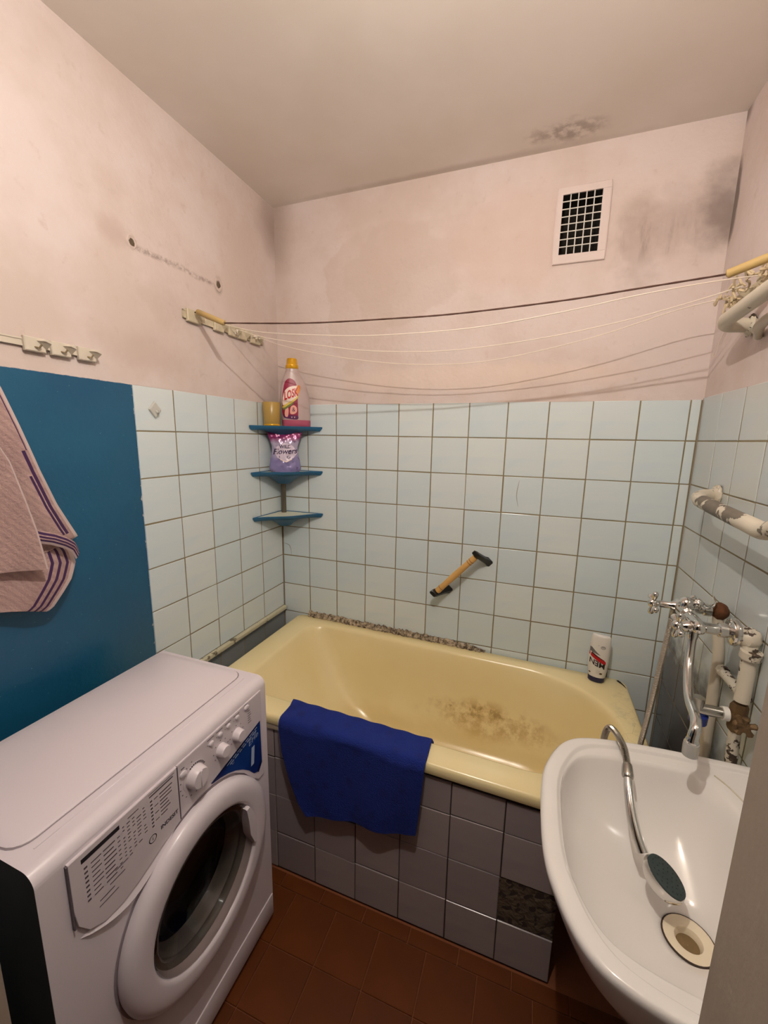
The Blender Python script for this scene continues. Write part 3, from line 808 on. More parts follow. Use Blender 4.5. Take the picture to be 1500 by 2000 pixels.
rings = [ringS(.590, .40, .36, 1.700), ringS(.610, .62, .60, 1.716), ringS(.645, .78, .78), ringS(.690, .89, .89), ringS(.735, .955, .955), ringS(.770, .985, .985), ringS(ZS-.014, 1, 1), ringS(ZS-.006, 1, 1), ringS(ZS-.0015, .990, .992), ringS(ZS, .978, .982),
         ringS(ZS, .935, .932), ringS(ZS-.0015, .928, .925), ringS(ZS-.007, .922, .918), ringS(ZS-.0085, .915, .910), ringS(ZS-.009, .815, .830, 1.668, .10), ringS(ZS-.011, .795, .812, 1.660, .16), ringS(ZS-.018, .780, .796, 1.654, .22), ringS(ZS-.040, .762, .772, 1.648, .28),
         ringS(ZS-.080, .715, .715, 1.637, .34), ringS(ZS-.120, .620, .600, 1.622, .40), ringS(ZS-.150, .490, .440, 1.607, .5), ringS(ZS-.172, .350, .290, 1.592, .6), ringS(ZS-.184, .235, .185, 1.583, .7)]
n_ = len(rings[0])
# close on a circle round the waste, starting from the same front point
rings.append([(1.535 + .046*math.cos(PI - 2*PI*i/n_ if False else a), -.957 + .046*math.sin(a), ZS-.191) for i, a in enumerate([PI*1.0 for _ in range(n_)])])
last = rings[-2]; rings[-1] = []
for x, y, z in last:
    d = Vector((x-1.535, y+.957)); d = d.normalized() if d.length > 1e-6 else Vector((1, 0)); rings[-1].append((1.535 + d.x*.044, -.957 + d.y*.044, ZS-.1915))
rings.append([(1.535 + (x-1.535)*.6, -.957 + (y+.957)*.6, ZS-.215) for x, y, z in rings[-1]])
# order each ring from the front mid round the near side and back
def reorder(r):
    k = len(hp_); near = r[:k]; far = r[k:]
    return near + far
rv = loft(bm, [reorder(r) for r in rings], True, True, True)
bmesh.ops.remove_doubles(bm, verts=bm.verts, dist=1e-5)
obj('bowl', bm, M['ceramic'], sink, angle=75)
# soap recess lines on the back deck
bm = B(); tube(bm, smooth_path([(1.632,-.716,ZS-.0085),(1.650,-.745,ZS-.0085),(1.668,-.80,ZS-.0085),(1.676,-.86,ZS-.0085)]), .0016, 6); obj('soap_recess', bm, M['ceramic_edge'], sink)
DZ = ZS - .191
DCX, DCY = 1.535, -.957
bm = B(); lathe(bm, [(-.004, .0425), (.002, .0425), (.0028, .040), (.0022, .030), (.0, .023), (-.008, .0195), (-.020, .018)], (DCX, DCY, DZ), (0,0,1), 36, False, False)
dr = obj('drain', bm, M['drain_ring'], sink)
bm = B(); lathe(bm, [(.0006, .0446), (.0022, .0436), (.0026, .0418)], (DCX, DCY, DZ), (0,0,1), 36, False, False); obj('drain_grime', bm, M['grime'], dr)
bm = B(); lathe(bm, [(-.012, .0196), (-.0125, .0005)], (DCX, DCY, DZ), (0,0,1), 20, False, False); obj('drain_hole', bm, mat('drain_dark', (120,98,62), .7, var=.3, scale=60), dr)

# ------------------------------------------------------------------ mixer tap, hose and hand shower
tap = empty('mixer_tap', (1.70, -.52, 1.10), 'chrome wall mixer tap with two cross handles and a long spout', 'tap')
ZT = 1.10
def cross_handle(c, ax, r=.030):
    bm = B(); c = Vector(c); ax = Vector(ax).normalized()
    lathe(bm, [(-.012, .008), (-.004, .011), (.006, .012), (.011, .009), (.013, .004)], c, ax, 14)
    u = ax.orthogonal().normalized(); w = ax.cross(u); u2 = (u*.9+w*.45).normalized(); w2 = ax.cross(u2)
    for d in (u2, -u2, w2, -w2):
        tube(bm, [c + d*.006, c + d*(r*.45), c + d*(r*.7), c + d*(r*.92), c + d*(r*1.1), c + d*(r*1.22), c + d*(r*1.27)], [.005, .005, .0068, .008, .0078, .0055, .002], 12)
    return bm
def inlet(y, x_end, flange):
    bm = B(); prof = [(0, .013), (.004, .014), (.034, .0145), (.036, .0135), (.062, .0135), (.064, .017), (.080, .017), (.082, .012)]
    lathe(bm, [(d, r) for d, r in prof], (x_end, y, ZT), (1, 0, 0), 22); obj('inlet_arm', bm, M['chrome'], tap)
    if flange:
        bm = B(); lathe(bm, [(0, .018), (.006, .031), (.014, .034), (.020, .032), (.022, .020)], (x_end+.080, y, ZT), (1,0,0), 28); obj('escutcheon', bm, M['chrome'], tap)
inlet(-.590, 1.578, True); inlet(-.455, 1.590, False)
bm = B(); tube(bm, smooth_path([(1.600,-.612,ZT),(1.600,-.590,ZT),(1.600,-.545,ZT),(1.600,-.52,ZT),(1.600,-.49,ZT),(1.600,-.455,ZT),(1.600,-.438,ZT)]), [.004,.010,.013,.0145,.015,.016]+[.0165]*6+[.0155]*5+[.020]*9+[.0155]*5+[.0165]*5+[.013], 18)
obj('tap_body', bm, M['chrome'], tap)
for y, x, hx in ((-.598, 1.580, 1.556), (-.455, 1.592, 1.536)):
    bm = B(); lathe(bm, [(0, .0135), (-.010, .0125), (-.014, .0095), (x-hx > .04 and -.042 or -.018, .0095)], (x, y, ZT), (1,0,0), 18); obj('valve_stem', bm, M['chrome'], tap)
    obj('cross_handle', cross_handle((hx, y, ZT), (-1, 0, 0)), M['chrome'], tap)
bm = B(); lathe(bm, [(-.005, .016), (.010, .018), (.022, .019), (.034, .015), (.040, .006)], (1.602,-.492,ZT), (0,.0,1), 20); obj('diverter', bm, M['chrome'], tap)
obj('diverter_handle', cross_handle((1.628, -.486, ZT+.026), (.6, 0, .5), .018), M['chrome'], tap)
bm = B(); tube(bm, smooth_path([(1.640,-.488,ZT+.030),(1.650,-.486,ZT+.022),(1.664,-.480,ZT+.018),(1.672,-.472,ZT+.030),(1.668,-.466,ZT+.044)]), .0022, 8); obj('shower_hook', bm, M['chrome'], tap)
bm = B(); lathe(bm, [(0, .014), (-.012, .015), (-.026, .0125), (-.040, .0105)], (1.590,-.462,ZT-.006), (-.12,.02,1), 16); obj('hose_outlet', bm, M['chrome_dull'], tap)
bm = B()
sp = smooth_path([(1.598,-.572,1.092),(1.596,-.580,1.055),(1.588,-.608,1.005),(1.577,-.655,.972),(1.570,-.700,.957),(1.565,-.750,.953),(1.558,-.779,.945),(1.553,-.787,.928),(1.552,-.788,.914)], 7)
k = len(sp); rr = [.0125 if i < 6 else .0095 + .0015*min(1, i/k) for i in range(k)]; rr[-5:] = [.0125]*5
tube(bm, sp, rr, 16); obj('spout', bm, M['chrome'], tap)
bm = B(); lathe(bm, [(0, .0140), (-.008, .0150), (-.030, .0145), (-.032, .010)], (1.552,-.788,.915), (0,0,1), 20); obj('aerator', bm, M['clear'], tap, label='translucent plastic aerator on the spout end')

shower = empty('hand_shower', (1.47, -.95, .70), 'chrome hand shower with dark face lying in the washbasin', 'hand shower')
hp = smooth_path([(1.584,-.460,1.062),(1.581,-.455,.99),(1.576,-.450,.90),(1.567,-.450,.77),(1.556,-.455,.665),(1.545,-.475,.622),(1.515,-.535,.560),(1.465,-.595,.560),(1.428,-.628,.640),(1.418,-.644,.745),(1.418,-.655,.800),(1.424,-.668,.826),(1.434,-.695,.831),(1.443,-.735,.826),(1.445,-.770,.812)], 40)
# resample evenly, then ribs
L_ = [0]
for a, b in zip(hp[:-1], hp[1:]): L_.append(L_[-1] + (b-a).length)
tot = L_[-1]; nrib = int(tot/.0021); pts = []; j = 0
for i in range(nrib+1):
    s = tot*i/nrib
    while j < len(L_)-2 and L_[j+1] < s: j += 1
    t = (s-L_[j])/max(1e-9, L_[j+1]-L_[j]); pts.append(hp[j].lerp(hp[j+1], t))
bm = B(); tube(bm, pts, [.0082 if i % 2 else .0062 for i in range(len(pts))], 9); obj('hose', bm, M['hose_metal'], shower, smooth=False, label='ribbed steel hose')
hd = smooth_path([(1.445,-.770,.812),(1.4435,-.790,.801),(1.4425,-.808,.789),(1.4435,-.832,.770),(1.446,-.856,.750),(1.452,-.880,.730),(1.460,-.898,.714)], 6)
bm = B(); tube(bm, hd[:9], [.0095,.0105,.0110,.0115,.0118,.0120,.0122,.0122,.0112], 18); obj('hose_nut', bm, M['chrome_dull'], shower)
bm = B(); n_ = len(hd)-7; tube(bm, hd[7:], [.0085 + .0042*i/n_ for i in range(n_)], 18); obj('handle', bm, M['chrome'], shower)
hc = Vector((1.4905, -.928, .701)); ha = Vector((.40, -.06, .80)).normalized()     # face tilts up towards the right
hl = (Vector((1.462,-.893,.714)) - hc); hl = (hl - ha*hl.dot(ha)).normalized(); hw = ha.cross(hl)
bm = B(); rings = []
for dist, q in ((-.024,.3),(-.022,.6),(-.014,.85),(-.005,.98),(.003,1.0),(.008,.95)):
    rings.append([hc + ha*dist + hl*(.040*q*math.cos(2*PI*i/32)) + hw*(.036*q*math.sin(2*PI*i/32)) for i in range(32)])
loft(bm, rings, True, True, True); obj('shower_head', bm, M['chrome'], shower)
bm = B(); rings = [[hc + ha*dist + hl*(.040*q*math.cos(2*PI*i/32)) + hw*(.036*q*math.sin(2*PI*i/32)) for i in range(32)] for dist, q in ((.006,.93),(.011,.92),(.0125,.86))]
loft(bm, rings, True, False, True); fc = obj('spray_face', bm, M['dark_rubber'], shower, label='dark grey green rubber spray face')
bm = B()
for q, n in ((.25,6),(.5,12),(.75,18)):
    for i in range(n):
        a = 2*PI*i/n; c = hc + ha*.0128 + hl*(.040*q*math.cos(a)) + hw*(.036*q*math.sin(a)); lathe(bm, [(0,.0014),(.0015,.001)], c, ha, 6, False, True)
obj('nozzles', bm, M['dark_rubber'], fc)['kind'] = 'stuff'

# ------------------------------------------------------------------ supply pipes on the right wall
pn = empty('supply_pipe', (1.695, -.62, .60), 'flaking cream pipe dropping from the near tap inlet to a valve', 'pipe', 'cream painted supply pipes')
bm = B(); tube(bm, smooth_path([(1.682,-.590,ZT),(1.694,-.592,ZT-.002),(1.697,-.612,ZT-.016),(1.697,-.622,ZT-.06),(1.696,-.626,.98),(1.695,-.628,.945)], 8), .0155, 16); obj('pipe', bm, M['pipe_flaked'], pn)
bm = B(); ball(bm, (1.697,-.606,ZT-.004), .023, 20, (1,1.1,1.1)); roughen(bm, .0022); lathe(bm, [(0,.021),(.018,.021)], (1.697,-.624,ZT-.045), (0,-.1,1), 14); obj('elbow', bm, M['pipe_flaked'], pn)
bm = B(); ball(bm, (1.693,-.628,.905), .0195, 14, (1,1,1.1)); lathe(bm, [(-.038,.015),(-.030,.018),(.026,.018),(.034,.015)], (1.693,-.628,.905), (0,0,1), 6); lathe(bm, [(-.020,.010),(.020,.010),(.022,.013),(.030,.012)], (1.690,-.650,.905), (-.1,-1,.1), 12)
for k in range(5):
    a = 2*PI*k/5+.3; c = Vector((1.688,-.674,.908)); tube(bm, [c, c+Vector((math.cos(a)*.012,-.001,math.sin(a)*.012)), c+Vector((math.cos(a)*.021,-.002,math.sin(a)*.021)), c+Vector((math.cos(a)*.024,-.002,math.sin(a)*.024))], [.006,.006,.0075,.004], 8)
roughen(bm, .0008); obj('valve', bm, M['brass_old'], pn, label='corroded brass shut-off valve')
bm = B(); lathe(bm, [(0,.0165),(.012,.0165)], (1.662,-.628,.905), (1,0,0), 18); obj('seal_ring', bm, M['white_plastic'], pn)
bm = B(); lathe(bm, [(0,.012),(.018,.0135),(.045,.0135),(.064,.0125)], (1.600,-.628,.905), (1,0,0), 16); lathe(bm, [(0,.013),(.030,.013)], (1.612,-.628,.905), (0,0,1), 14); obj('branch_valve', bm, M['chrome_dull'], pn)
bm = B(); lathe(bm, [(0,.011),(-.010,.012),(-.012,.0195),(-.034,.0195),(-.036,.016)], (1.618,-.628,.902), (0,-.1,1), 14); obj('blue_cap', bm, M['blue_knob'], pn, label='blue plastic cap')
bm = B(); tube(bm, [(1.693,-.628,.88),(1.695,-.630,.80),(1.696,-.632,.70),(1.697,-.633,.60)], .0125, 14); obj('lower_pipe', bm, M['pipe_flaked'], pn)
pf = empty('supply_pipe', (1.695, -.44, .60), 'cream pipe running down the wall from the rusty far tap inlet', 'pipe', 'cream painted supply pipes')
bm = B(); tube(bm, smooth_path([(1.690,-.452,ZT-.012),(1.694,-.456,1.05),(1.697,-.462,1.02),(1.700,-.470,.97),(1.698,-.478,.90),(1.698,-.484,.80),(1.698,-.486,.70),(1.698,-.486,.60)], 6), .0132, 14); obj('pipe', bm, M['pipe_cream'], pf)
bm = B(); ball(bm, (1.692,-.452,ZT), .0235, 20, (.85,1,1)); roughen(bm, .0012); obj('rusty_elbow', bm, M['rust'], pf, label='rusted brown elbow')
bm = B(); tube(bm, [(1.700,-.512,.955),(1.702,-.56,.952),(1.704,-.625,.950)], .0125, 12); lathe(bm, [(0,.0145),(.018,.0145)], (1.699,-.500,.956), (0,-1,0), 8); obj('cross_link', bm, M['pipe_flaked'], pf)

# heated rail coil on the right wall: upper run, bend out of view, lower run with peeling paint
rail = empty('towel_rail', (1.64, -.5, 1.36), 'bent cream painted heating pipe on the right wall with peeling lower run', 'towel rail')
bm = B(); XR = 1.640
path = smooth_path([(1.724,-.285,1.868),(1.690,-.292,1.868),(1.656,-.305,1.869),(XR,-.345,1.872)], 6) + smooth_path([(XR,-.40,1.874),(XR,-.55,1.880),(XR,-.70,1.880),(XR,-.775,1.858),(XR,-.818,1.80),(XR,-.830,1.72),(XR,-.830,1.54),(XR,-.818,1.46),(XR,-.785,1.405),(XR,-.72,1.374),(XR,-.64,1.374),(XR,-.45,1.382),(XR,-.36,1.387)], 7) + smooth_path([(XR+.012,-.305,1.390),(1.680,-.262,1.392),(1.724,-.235,1.392)], 5)
tube(bm, path, .0188, 20); obj('pipe', bm, M['coil'], rail, keep=True)
for (x,y,z,r) in ((1.714,-.250,1.394,.030),(1.714,-.288,1.866,.028)):
    bm = B(); ball(bm, (x,y,z), r, 18, (.4,1,1)); roughen(bm, .003); obj('wall_collar', bm, M['pipe_flaked'], rail)
bm = B(); 
bm2 = smooth_path([(1.716,-.34,1.825),(1.700,-.38,1.842),(1.690,-.46,1.846),(1.690,-.60,1.848)], 6); tube(bm, bm2, [.010]*4+[.013]*15, 10); obj('plaster_lump', bm, M['pipe_cream'], rail)

# ------------------------------------------------------------------ vent grille
vent = empty('vent_grille', (1.278, -.004, 2.182), 'small square wire vent grille set in the back wall under the ceiling', 'vent')
bm = B(); fx0, fx1, fz0, fz1, fy = 1.194, 1.366, 2.182, 2.432, -.0055
for a in ((fx0, fx1, VZ1, fz1), (fx0, fx1, fz0, VZ0), (fx0, VX0, VZ0, VZ1), (VX1, fx1, VZ0, VZ1)): bx(bm, a[0], a[1], fy, PL, a[2], a[3])
bmesh.ops.remove_doubles(bm, verts=bm.verts, dist=1e-5)
bevel(bm, lambda e: all(abs(v.co.y-fy) < 1e-5 for v in e.verts) and (all(abs(v.co.x-fx0) < 1e-4 for v in e.verts) or all(abs(v.co.x-fx1) < 1e-4 for v in e.verts) or all(abs(v.co.z-fz0) < 1e-4 for v in e.verts) or all(abs(v.co.z-fz1) < 1e-4 for v in e.verts)), .002, 1)
obj('frame', bm, mat('painted_vent_frame', (218,203,199), .7, var=.06, scale=20, bump=(40,.3,.002)), vent, smooth=False)
bm = B(); bx(bm, VX0+.0008, VX1-.0008, -.001, .098, VZ0+.0008, VZ1-.0008); bm.faces.ensure_lookup_table(); bm.faces.remove(min(bm.faces, key=lambda f: f.calc_center_median().y))
obj('duct', bm, mat('dark_duct', (30,24,18), .95, var=.5, scale=30), vent, smooth=False)  # very dark brown inside of the duct box
for k in range(4):
    x = VX0 + (VX1-VX0)*(k+1)/5; bm = B(); tube(bm, [(x, -.002, VZ0-.001), (x, -.002, VZ1+.001)], .0019, 8); obj('grille_wire', bm, M['white_plastic'], vent)
for k in range(7):
    z = VZ0 + (VZ1-VZ0)*(k+1)/8+.002; bm = B(); tube(bm, [(VX0-.001, -.0035, z), (VX1+.001, -.0035, z)], .0019, 8); obj('grille_wire', bm, M['white_plastic'], vent)

# ------------------------------------------------------------------ corner shelf
shelf = empty('corner_shelf', (.05, -.05, 1.10), 'blue three tier corner shelf on a steel pole in the tiled corner', 'shelf')
def tier(z, name):
    def outline(ins, dz, n=18):
        pts = [(.004+ins*.2, -.004-ins*.2)]
        a = Vector((.004, -.238+ins)); b = Vector((.238-ins, -.004))
        for i in range(n+1):
            t = i/n; p = a.lerp(b, t)
            bulge = .010*math.sin(t*PI)**2 - .006*math.sin(t*3*PI) - ins*.55*math.sin(t*PI)
            p = p + Vector((.7071, -.7071))*bulge
            pts.append((p.x, p.y))
        return [(x, y, z+dz) for x, y in pts]
    bm = B(); loft(bm, [outline(.012, -.015), outline(.001, -.003), outline(0, .004), outline(.004, .005), outline(.012, .0)], True, True, True)
    t = obj(name, bm, M['shelf_blue'], shelf, angle=50)
    bm = B(); loft(bm, [outline(.013, .0002), outline(.013, .0016)], True, False, True); obj('liner', bm, M['shelf_cream'], t)
    bm = B()
    lathe(bm, [(0,.105),(-.014,.072),(-.030,.044),(-.044,.030)], (.050,-.050,z-.014), (0,0,1), 24, False, True)
    for v in bm.verts: v.co.x = max(v.co.x, .006); v.co.y = min(v.co.y, -.006)
    obj('hub', bm, M['shelf_blue'], t)
for z in (1.588, 1.380, 1.173): tier(z, 'shelf_tier')
bm = B(); tube(bm, [(.036,-.036,1.145),(.036,-.036,1.40)], .0125, 14); tube(bm, [(.036,-.036,1.36),(.036,-.036,1.59)], .0125, 14); obj('pole', bm, M['pole'], shelf)

# detergent bottle
bc = Vector((.128, -.060)); fv = Vector((.60, -.80)); rv_ = Vector((.80, .60))
ZB = 1.5905
def ell(z, a, b, dx=0, n=40, p=2.4):
    out = []
    for i in range(n):
        t = 2*PI*i/n; c, s = math.cos(t), math.sin(t)
        x = a*abs(c)**(2/p)*(1 if c >= 0 else -1) + dx; y = b*abs(s)**(2/p)*(1 if s >= 0 else -1)
        q = bc + rv_*x + fv*y; out.append((q.x, q.y, z))
    return out
PROF = [(0,.058,.030,.005),(.006,.064,.034,.005),(.05,.065,.036,.004),(.10,.0665,.038,.001),(.14,.0655,.038,-.002),(.175,.060,.036,-.005),(.205,.050,.032,-.008),(.228,.0385,.028,-.010),(.246,.030,.026,-.011),(.262,.0265,.0245,-.011)]
def prof_at(z):
    for (z0,a0,b0,d0),(z1,a1,b1,d1) in zip(PROF[:-1], PROF[1:]):
        if z <= z1: t = (z-z0)/(z1-z0); return a0+(a1-a0)*t, b0+(b1-b0)*t, d0+(d1-d0)*t
    return PROF[-1][1:]
bot = empty('detergent_bottle', (bc.x, bc.y, ZB), 'translucent detergent bottle with gold cap and red LOSK label on top shelf', 'bottle')
bm = B(); zz = [0,.006,.02,.036,.05,.075,.10,.12,.14,.158,.175,.19,.205,.217,.228,.237,.246,.254,.262]
loft(bm, [ell(ZB+z, *prof_at(z)) for z in zz], True, True, True); obj('bottle_body', bm, M['milky'], bot, angle=60)
bm = B(); loft(bm, [ell(ZB+z, prof_at(z)[0]+.0006, prof_at(z)[1]+.0006, prof_at(z)[2]) for z in (.001,.006,.02,.031)], True, False, False); obj('liquid', bm, M['pink_gel'], bot, label='last pink liquid showing through the bottle foot')
q = bc + rv_*-.011
bm = B(); lathe(bm, [(0,.0275),(.002,.029),(.016,.0285),(.018,.026),(.020,.0245),(.040,.0225),(.045,.021),(.046,.018)], (q.x, q.y, ZB+.258), (0,0,1), 32); obj('cap', bm, M['gold_cap'], bot)
def on_bottle(x, z, lift):
    """a point of the bottle's front at label coordinates x (from its middle), z (above its foot)"""
    a, b, dx = prof_at(max(0, z)); t = max(-.985, min(.985, (x-dx)/a))
    y = b*(1-abs(t)**2.4)**(1/2.4); p = bc + rv_*x + fv*(y+lift); return (p.x, p.y, ZB+z)
def round_poly(pts, sub=3):
    n = len(pts); P_ = [Vector((x, z)) for x, z in pts]; out = []
    for i in range(n):
        p0, p1, p2, p3 = P_[i-1], P_[i], P_[(i+1) % n], P_[(i+2) % n]
        for k in range(sub):
            t = k/sub; q_ = .5*((2*p1) + (p2-p0)*t + (2*p0-5*p1+4*p2-p3)*t*t + (3*p1-p0-3*p2+p3)*t**3); out.append((q_.x, q_.y))
    return out
def patch(pts2, lift, m, name, parent, label=None):
    bm = B(); f = poly(bm, [(x, 0, z) for x, z in round_poly(pts2)]); bmesh.ops.triangulate(bm, faces=[f]); bmesh.ops.subdivide_edges(bm, edges=list(bm.edges), cuts=5, use_grid_fill=True)
    for v in bm.verts: v.co = on_bottle(lx + v.co.x*1.12, .030 + (v.co.z-.040)*1.22, lift*1.5)
    return obj(name, bm, m, parent, label=label)
lx = -.0215
def LB(x, z, lift): return on_bottle(lx + x*1.12, .030 + (z-.040)*1.22, lift*1.5+.0003)
lab = patch([(-.032,.058),(-.010,.050),(.024,.048),(.028,.075),(.025,.10),(.026,.130),(.026,.160),(.014,.184),(-.006,.190),(-.022,.176),(-.031,.14),(-.034,.10)], .0008, M['label_maroon'], 'label', bot, 'maroon label with the red word LOSK')
patch([(-.032,.094),(-.006,.106),(.020,.120),(.034,.148),(.034,.166),(.014,.164),(-.012,.156),(-.028,.135)], .0014, M['label_white'], 'label_flash', lab)
patch([(.024,.126),(.036,.148),(.037,.164),(.028,.167),(.023,.150)], .0018, M['label_orange'], 'label_glow', lab)
patch([(-.033,.090),(-.028,.084),(.004,.102),(.026,.120),(.032,.134),(.018,.120),(-.004,.106)], .0019, M['label_yellow'], 'label_stripe', lab)
patch([(-.033,.083),(-.026,.077),(.004,.096),(.012,.104),(-.004,.0985),(-.026,.0845)], .0021, M['label_green'], 'label_stripe', lab)
bm = B(); text_bm(bm, 'LOSK', .045, lambda x, y: LB(.001 + x*.50, .1335 + y*.92 + x*.17, .0026), bold=.0012); obj('lettering', bm, M['label_red'], lab, smooth=False)
patch([(-.004,.064),(.010,.062),(.022,.070),(.022,.086),(.010,.094),(-.002,.086)], .0016, M['label_pink'], 'label_badge', lab)
bm = B(); text_bm(bm, '&', .026, lambda x, y: LB(.010 + x*.8, .078+y*.85, .0024)); obj('lettering', bm, M['label_plum'], lab, smooth=False)
patch([(-.028,.050),(-.010,.045),(.024,.043),(.026,.056),(-.004,.058),(-.029,.062)], .0012, M['label_plum'], 'label_band', lab)
bm = B()
for x0 in (.002, .013): text_bm(bm, 'v', .013, lambda x, y: LB(x0+x, .051+y, .0022))
obj('label_marks', bm, M['label_white'], lab, smooth=False)
patch([(-.024,.054),(-.014,.052),(-.010,.070),(-.012,.086),(-.020,.084),(-.025,.070)], .0017, M['label_pink'], 'label_figure', lab)

# amber measuring cup
cup = empty('measuring_cup', (.052, -.138, ZB), 'amber translucent plastic cup beside the bottle on the top shelf', 'cup')
bm = B(); lathe(bm, [(.002,.0005),(.002,.034),(.006,.036),(.105,.0395),(.106,.0385),(.008,.034),(.006,.0005)], (.052,-.138,ZB), (0,0,1), 32, False, False); obj('cup_wall', bm, M['amber'], cup, angle=50)
bm = B(); lathe(bm, [(0,.0345),(.004,.037),(.009,.037),(.010,.0363)], (.052,-.138,ZB), (0,0,1), 32, True, False); obj('foot_ring', bm, M['gold_cap'], cup)

# refill pouch on the second shelf
pc = Vector((.088, -.093)); ZP = 1.3828
pf_ = Vector((.55, -.835)); pr_ = Vector((.835, .55))
pouch = empty('refill_pouch', (pc.x, pc.y, ZP), 'crinkled purple foil refill pouch with flower print on the middle shelf', 'pouch')
PP = [(0,.064,.034),(.012,.074,.036),(.05,.068,.032),(.09,.060,.026),(.115,.058,.022),(.14,.066,.015),(.165,.074,.008),(.178,.078,.003),(.183,.0785,.0015)]
def pa(z):
    for (z0,a0,b0),(z1,a1,b1) in zip(PP[:-1], PP[1:]):
        if z <= z1: t = (z-z0)/(z1-z0); return a0+(a1-a0)*t, b0+(b1-b0)*t
    return PP[-1][1:]
def crk(x, z): return (math.sin(x*210+z*95)*.5 + math.sin(x*90-z*160+2)*.6 + math.sin(x*40+z*300)*.35)*.0034
def on_pouch(x, z, lift=0):
    a, b = pa(z); t = max(-.98, min(.98, x/a)); y = b*(1-t*t)**.5 + crk(x, z)*min(1, z/.02); p = pc + pr_*x + pf_*(y+lift); return (p.x, p.y, ZP+z)
bm = B(); rings = []
for k in range(23):
    z = .183*k/22; a, b = pa(z); r = []
    for i in range(48):
        t = 2*PI*i/48; x = a*math.cos(t); y = b*math.sin(t) + (crk(x, z) if math.sin(t) >= 0 else -crk(x, z*1.3))*min(1, z/.02)*abs(math.sin(t))
        p = pc + pr_*x + pf_*y; r.append((p.x, p.y, ZP+z))
    rings.append(r)
loft(bm, rings, True, True, True); obj('pouch_body', bm, M['pouch'], pouch, angle=70)
def ppatch(pts2, lift, m, name, label=None):
    bm = B(); f = poly(bm, [(x, 0, z) for x, z in pts2]); bmesh.ops.triangulate(bm, faces=[f]); bmesh.ops.subdivide_edges(bm, edges=list(bm.edges), cuts=4, use_grid_fill=True)
    for v in bm.verts: v.co = on_pouch(v.co.x*1.28, .09+(v.co.z-.09)*1.12, lift)
    return obj(name, bm, m, pouch, label=label)
pl = ppatch([(.004,.052),(.030,.068),(.046,.090),(.028,.118),(.002,.132),(-.028,.114),(-.036,.088),(-.026,.068)], .0022, M['pouch_label'], 'label', 'pale hexagonal label lettered WILD Flowers')
bm = B()
text_bm(bm, 'WILD', .021, lambda x, y: on_pouch(.002+x, .1165+y, .0044), bold=.0004); text_bm(bm, 'Flowers', .036, lambda x, y: on_pouch(.000+x*.95, .095+y+x*.05, .0044), shear=.25, bold=.0004)
for i in range(20):
    a0, a1 = 2*PI*i/20, 2*PI*(i+1)/20
    poly(bm, [on_pouch(.016+q*math.cos(s), .070+q*.7*math.sin(s), .0046) for q, s in ((.005,a0),(.008,a0),(.008,a1),(.005,a1))])
obj('lettering', bm, M['pouch_ink'], pl, smooth=False)
bm = B()
for (x0,z0),(x1,z1) in (((-.022,.0565),(.005,.0455)),((.005,.0455),(.032,.0575))):
    poly(bm, [on_pouch(x0,z0,.0046), on_pouch(x1,z1,.0046), on_pouch(x1,z1+.004,.0046), on_pouch(x0,z0+.004,.0046)])
obj('label_edge', bm, M['label_white'], pl, smooth=False)

# small white adhesive hook, turned on its corner
hk = empty('adhesive_hook', (.004, -.710, 1.60), 'small white diamond shaped hook stuck on the top left tile', 'hook')
bm = B(); hs = .0235
def dia(x, s, oy=0, oz=0): return [(x, -.710+oy+s*math.cos(a+PI/2), 1.625+oz+s*1.15*math.sin(a+PI/2)) for a in (0, PI/2, PI, 3*PI/2)]
loft(bm, [dia(0, hs), dia(.005, hs), dia(.007, hs*.86)], True, True, True); obj('plate', bm, mat('greyish_plastic', (196,196,190), .4, var=.03), hk, smooth=False)
bm = B(); tube(bm, [(.006,-.709,1.622),(.013,-.708,1.614),(.018,-.708,1.616),(.019,-.708,1.624)], .003, 8); obj('peg', bm, mat('greyish_plastic', (196,196,190), .4, var=.03), hk)

# ------------------------------------------------------------------ hook rails
def hook_plate(y, z, w, h, wallx, sgn, name='hook_plate'):
    """square plate with a bevelled foot and a wedge shaped hook on its right"""
    bm = B()
    def X(d): return wallx + sgn*d
    rings = [[(X(d), y-w/2+i, z-h/2+i), (X(d), y+w/2-i, z-h/2+i), (X(d), y+w/2-i, z+h/2-i), (X(d), y-w/2+i, z+h/2-i)] for d, i in ((.002,0),(.010,0),(.012,.002))]
    loft(bm, rings, True, True, True)
    # wedge
    a = y + w*.05; b = y + w*.5
    v = [bm.verts.new(p) for p in ((X(.011),a,z+h*.28),(X(.011),b,z+h*.45),(X(.011),b,z-h*.30),(X(.034),b-.004,z+h*.42),(X(.034),b,z+h*.10),(X(.030),a+.010,z+h*.25))]
    for f in ((0,1,3,5),(1,2,4,3),(0,5,4,2),(5,3,4)): bm.faces.new([v[i] for i in f])
    return bm
hr = empty('hook_rail', (.008, -1.05, 1.74), 'ivory plastic hook rail with three plates above the blue paint', 'hook rail')
bm = B()
bx(bm, 0, .004, -1.42, -.898, 1.751, 1.755); bx(bm, 0, .004, -1.42, -.898, 1.766, 1.770); bx(bm, -.002, .002, -1.42, -.898, 1.751, 1.770); obj('rail', bm, M['ivory'], hr, smooth=False)
for y in (-1.045, -.985, -.918):
    p = obj('hook_plate', hook_plate(y, 1.758, .047, .034, 0, 1), M['ivory'], hr, smooth=False)
    bm = B(); tube(bm, [(.010,y-.002,1.752),(.020,y+.003,1.750),(.026,y+.006,1.758)], .0022, 7); obj('hook_pin', bm, mat('worn_pin', (150,132,104), .5, var=.2), p)

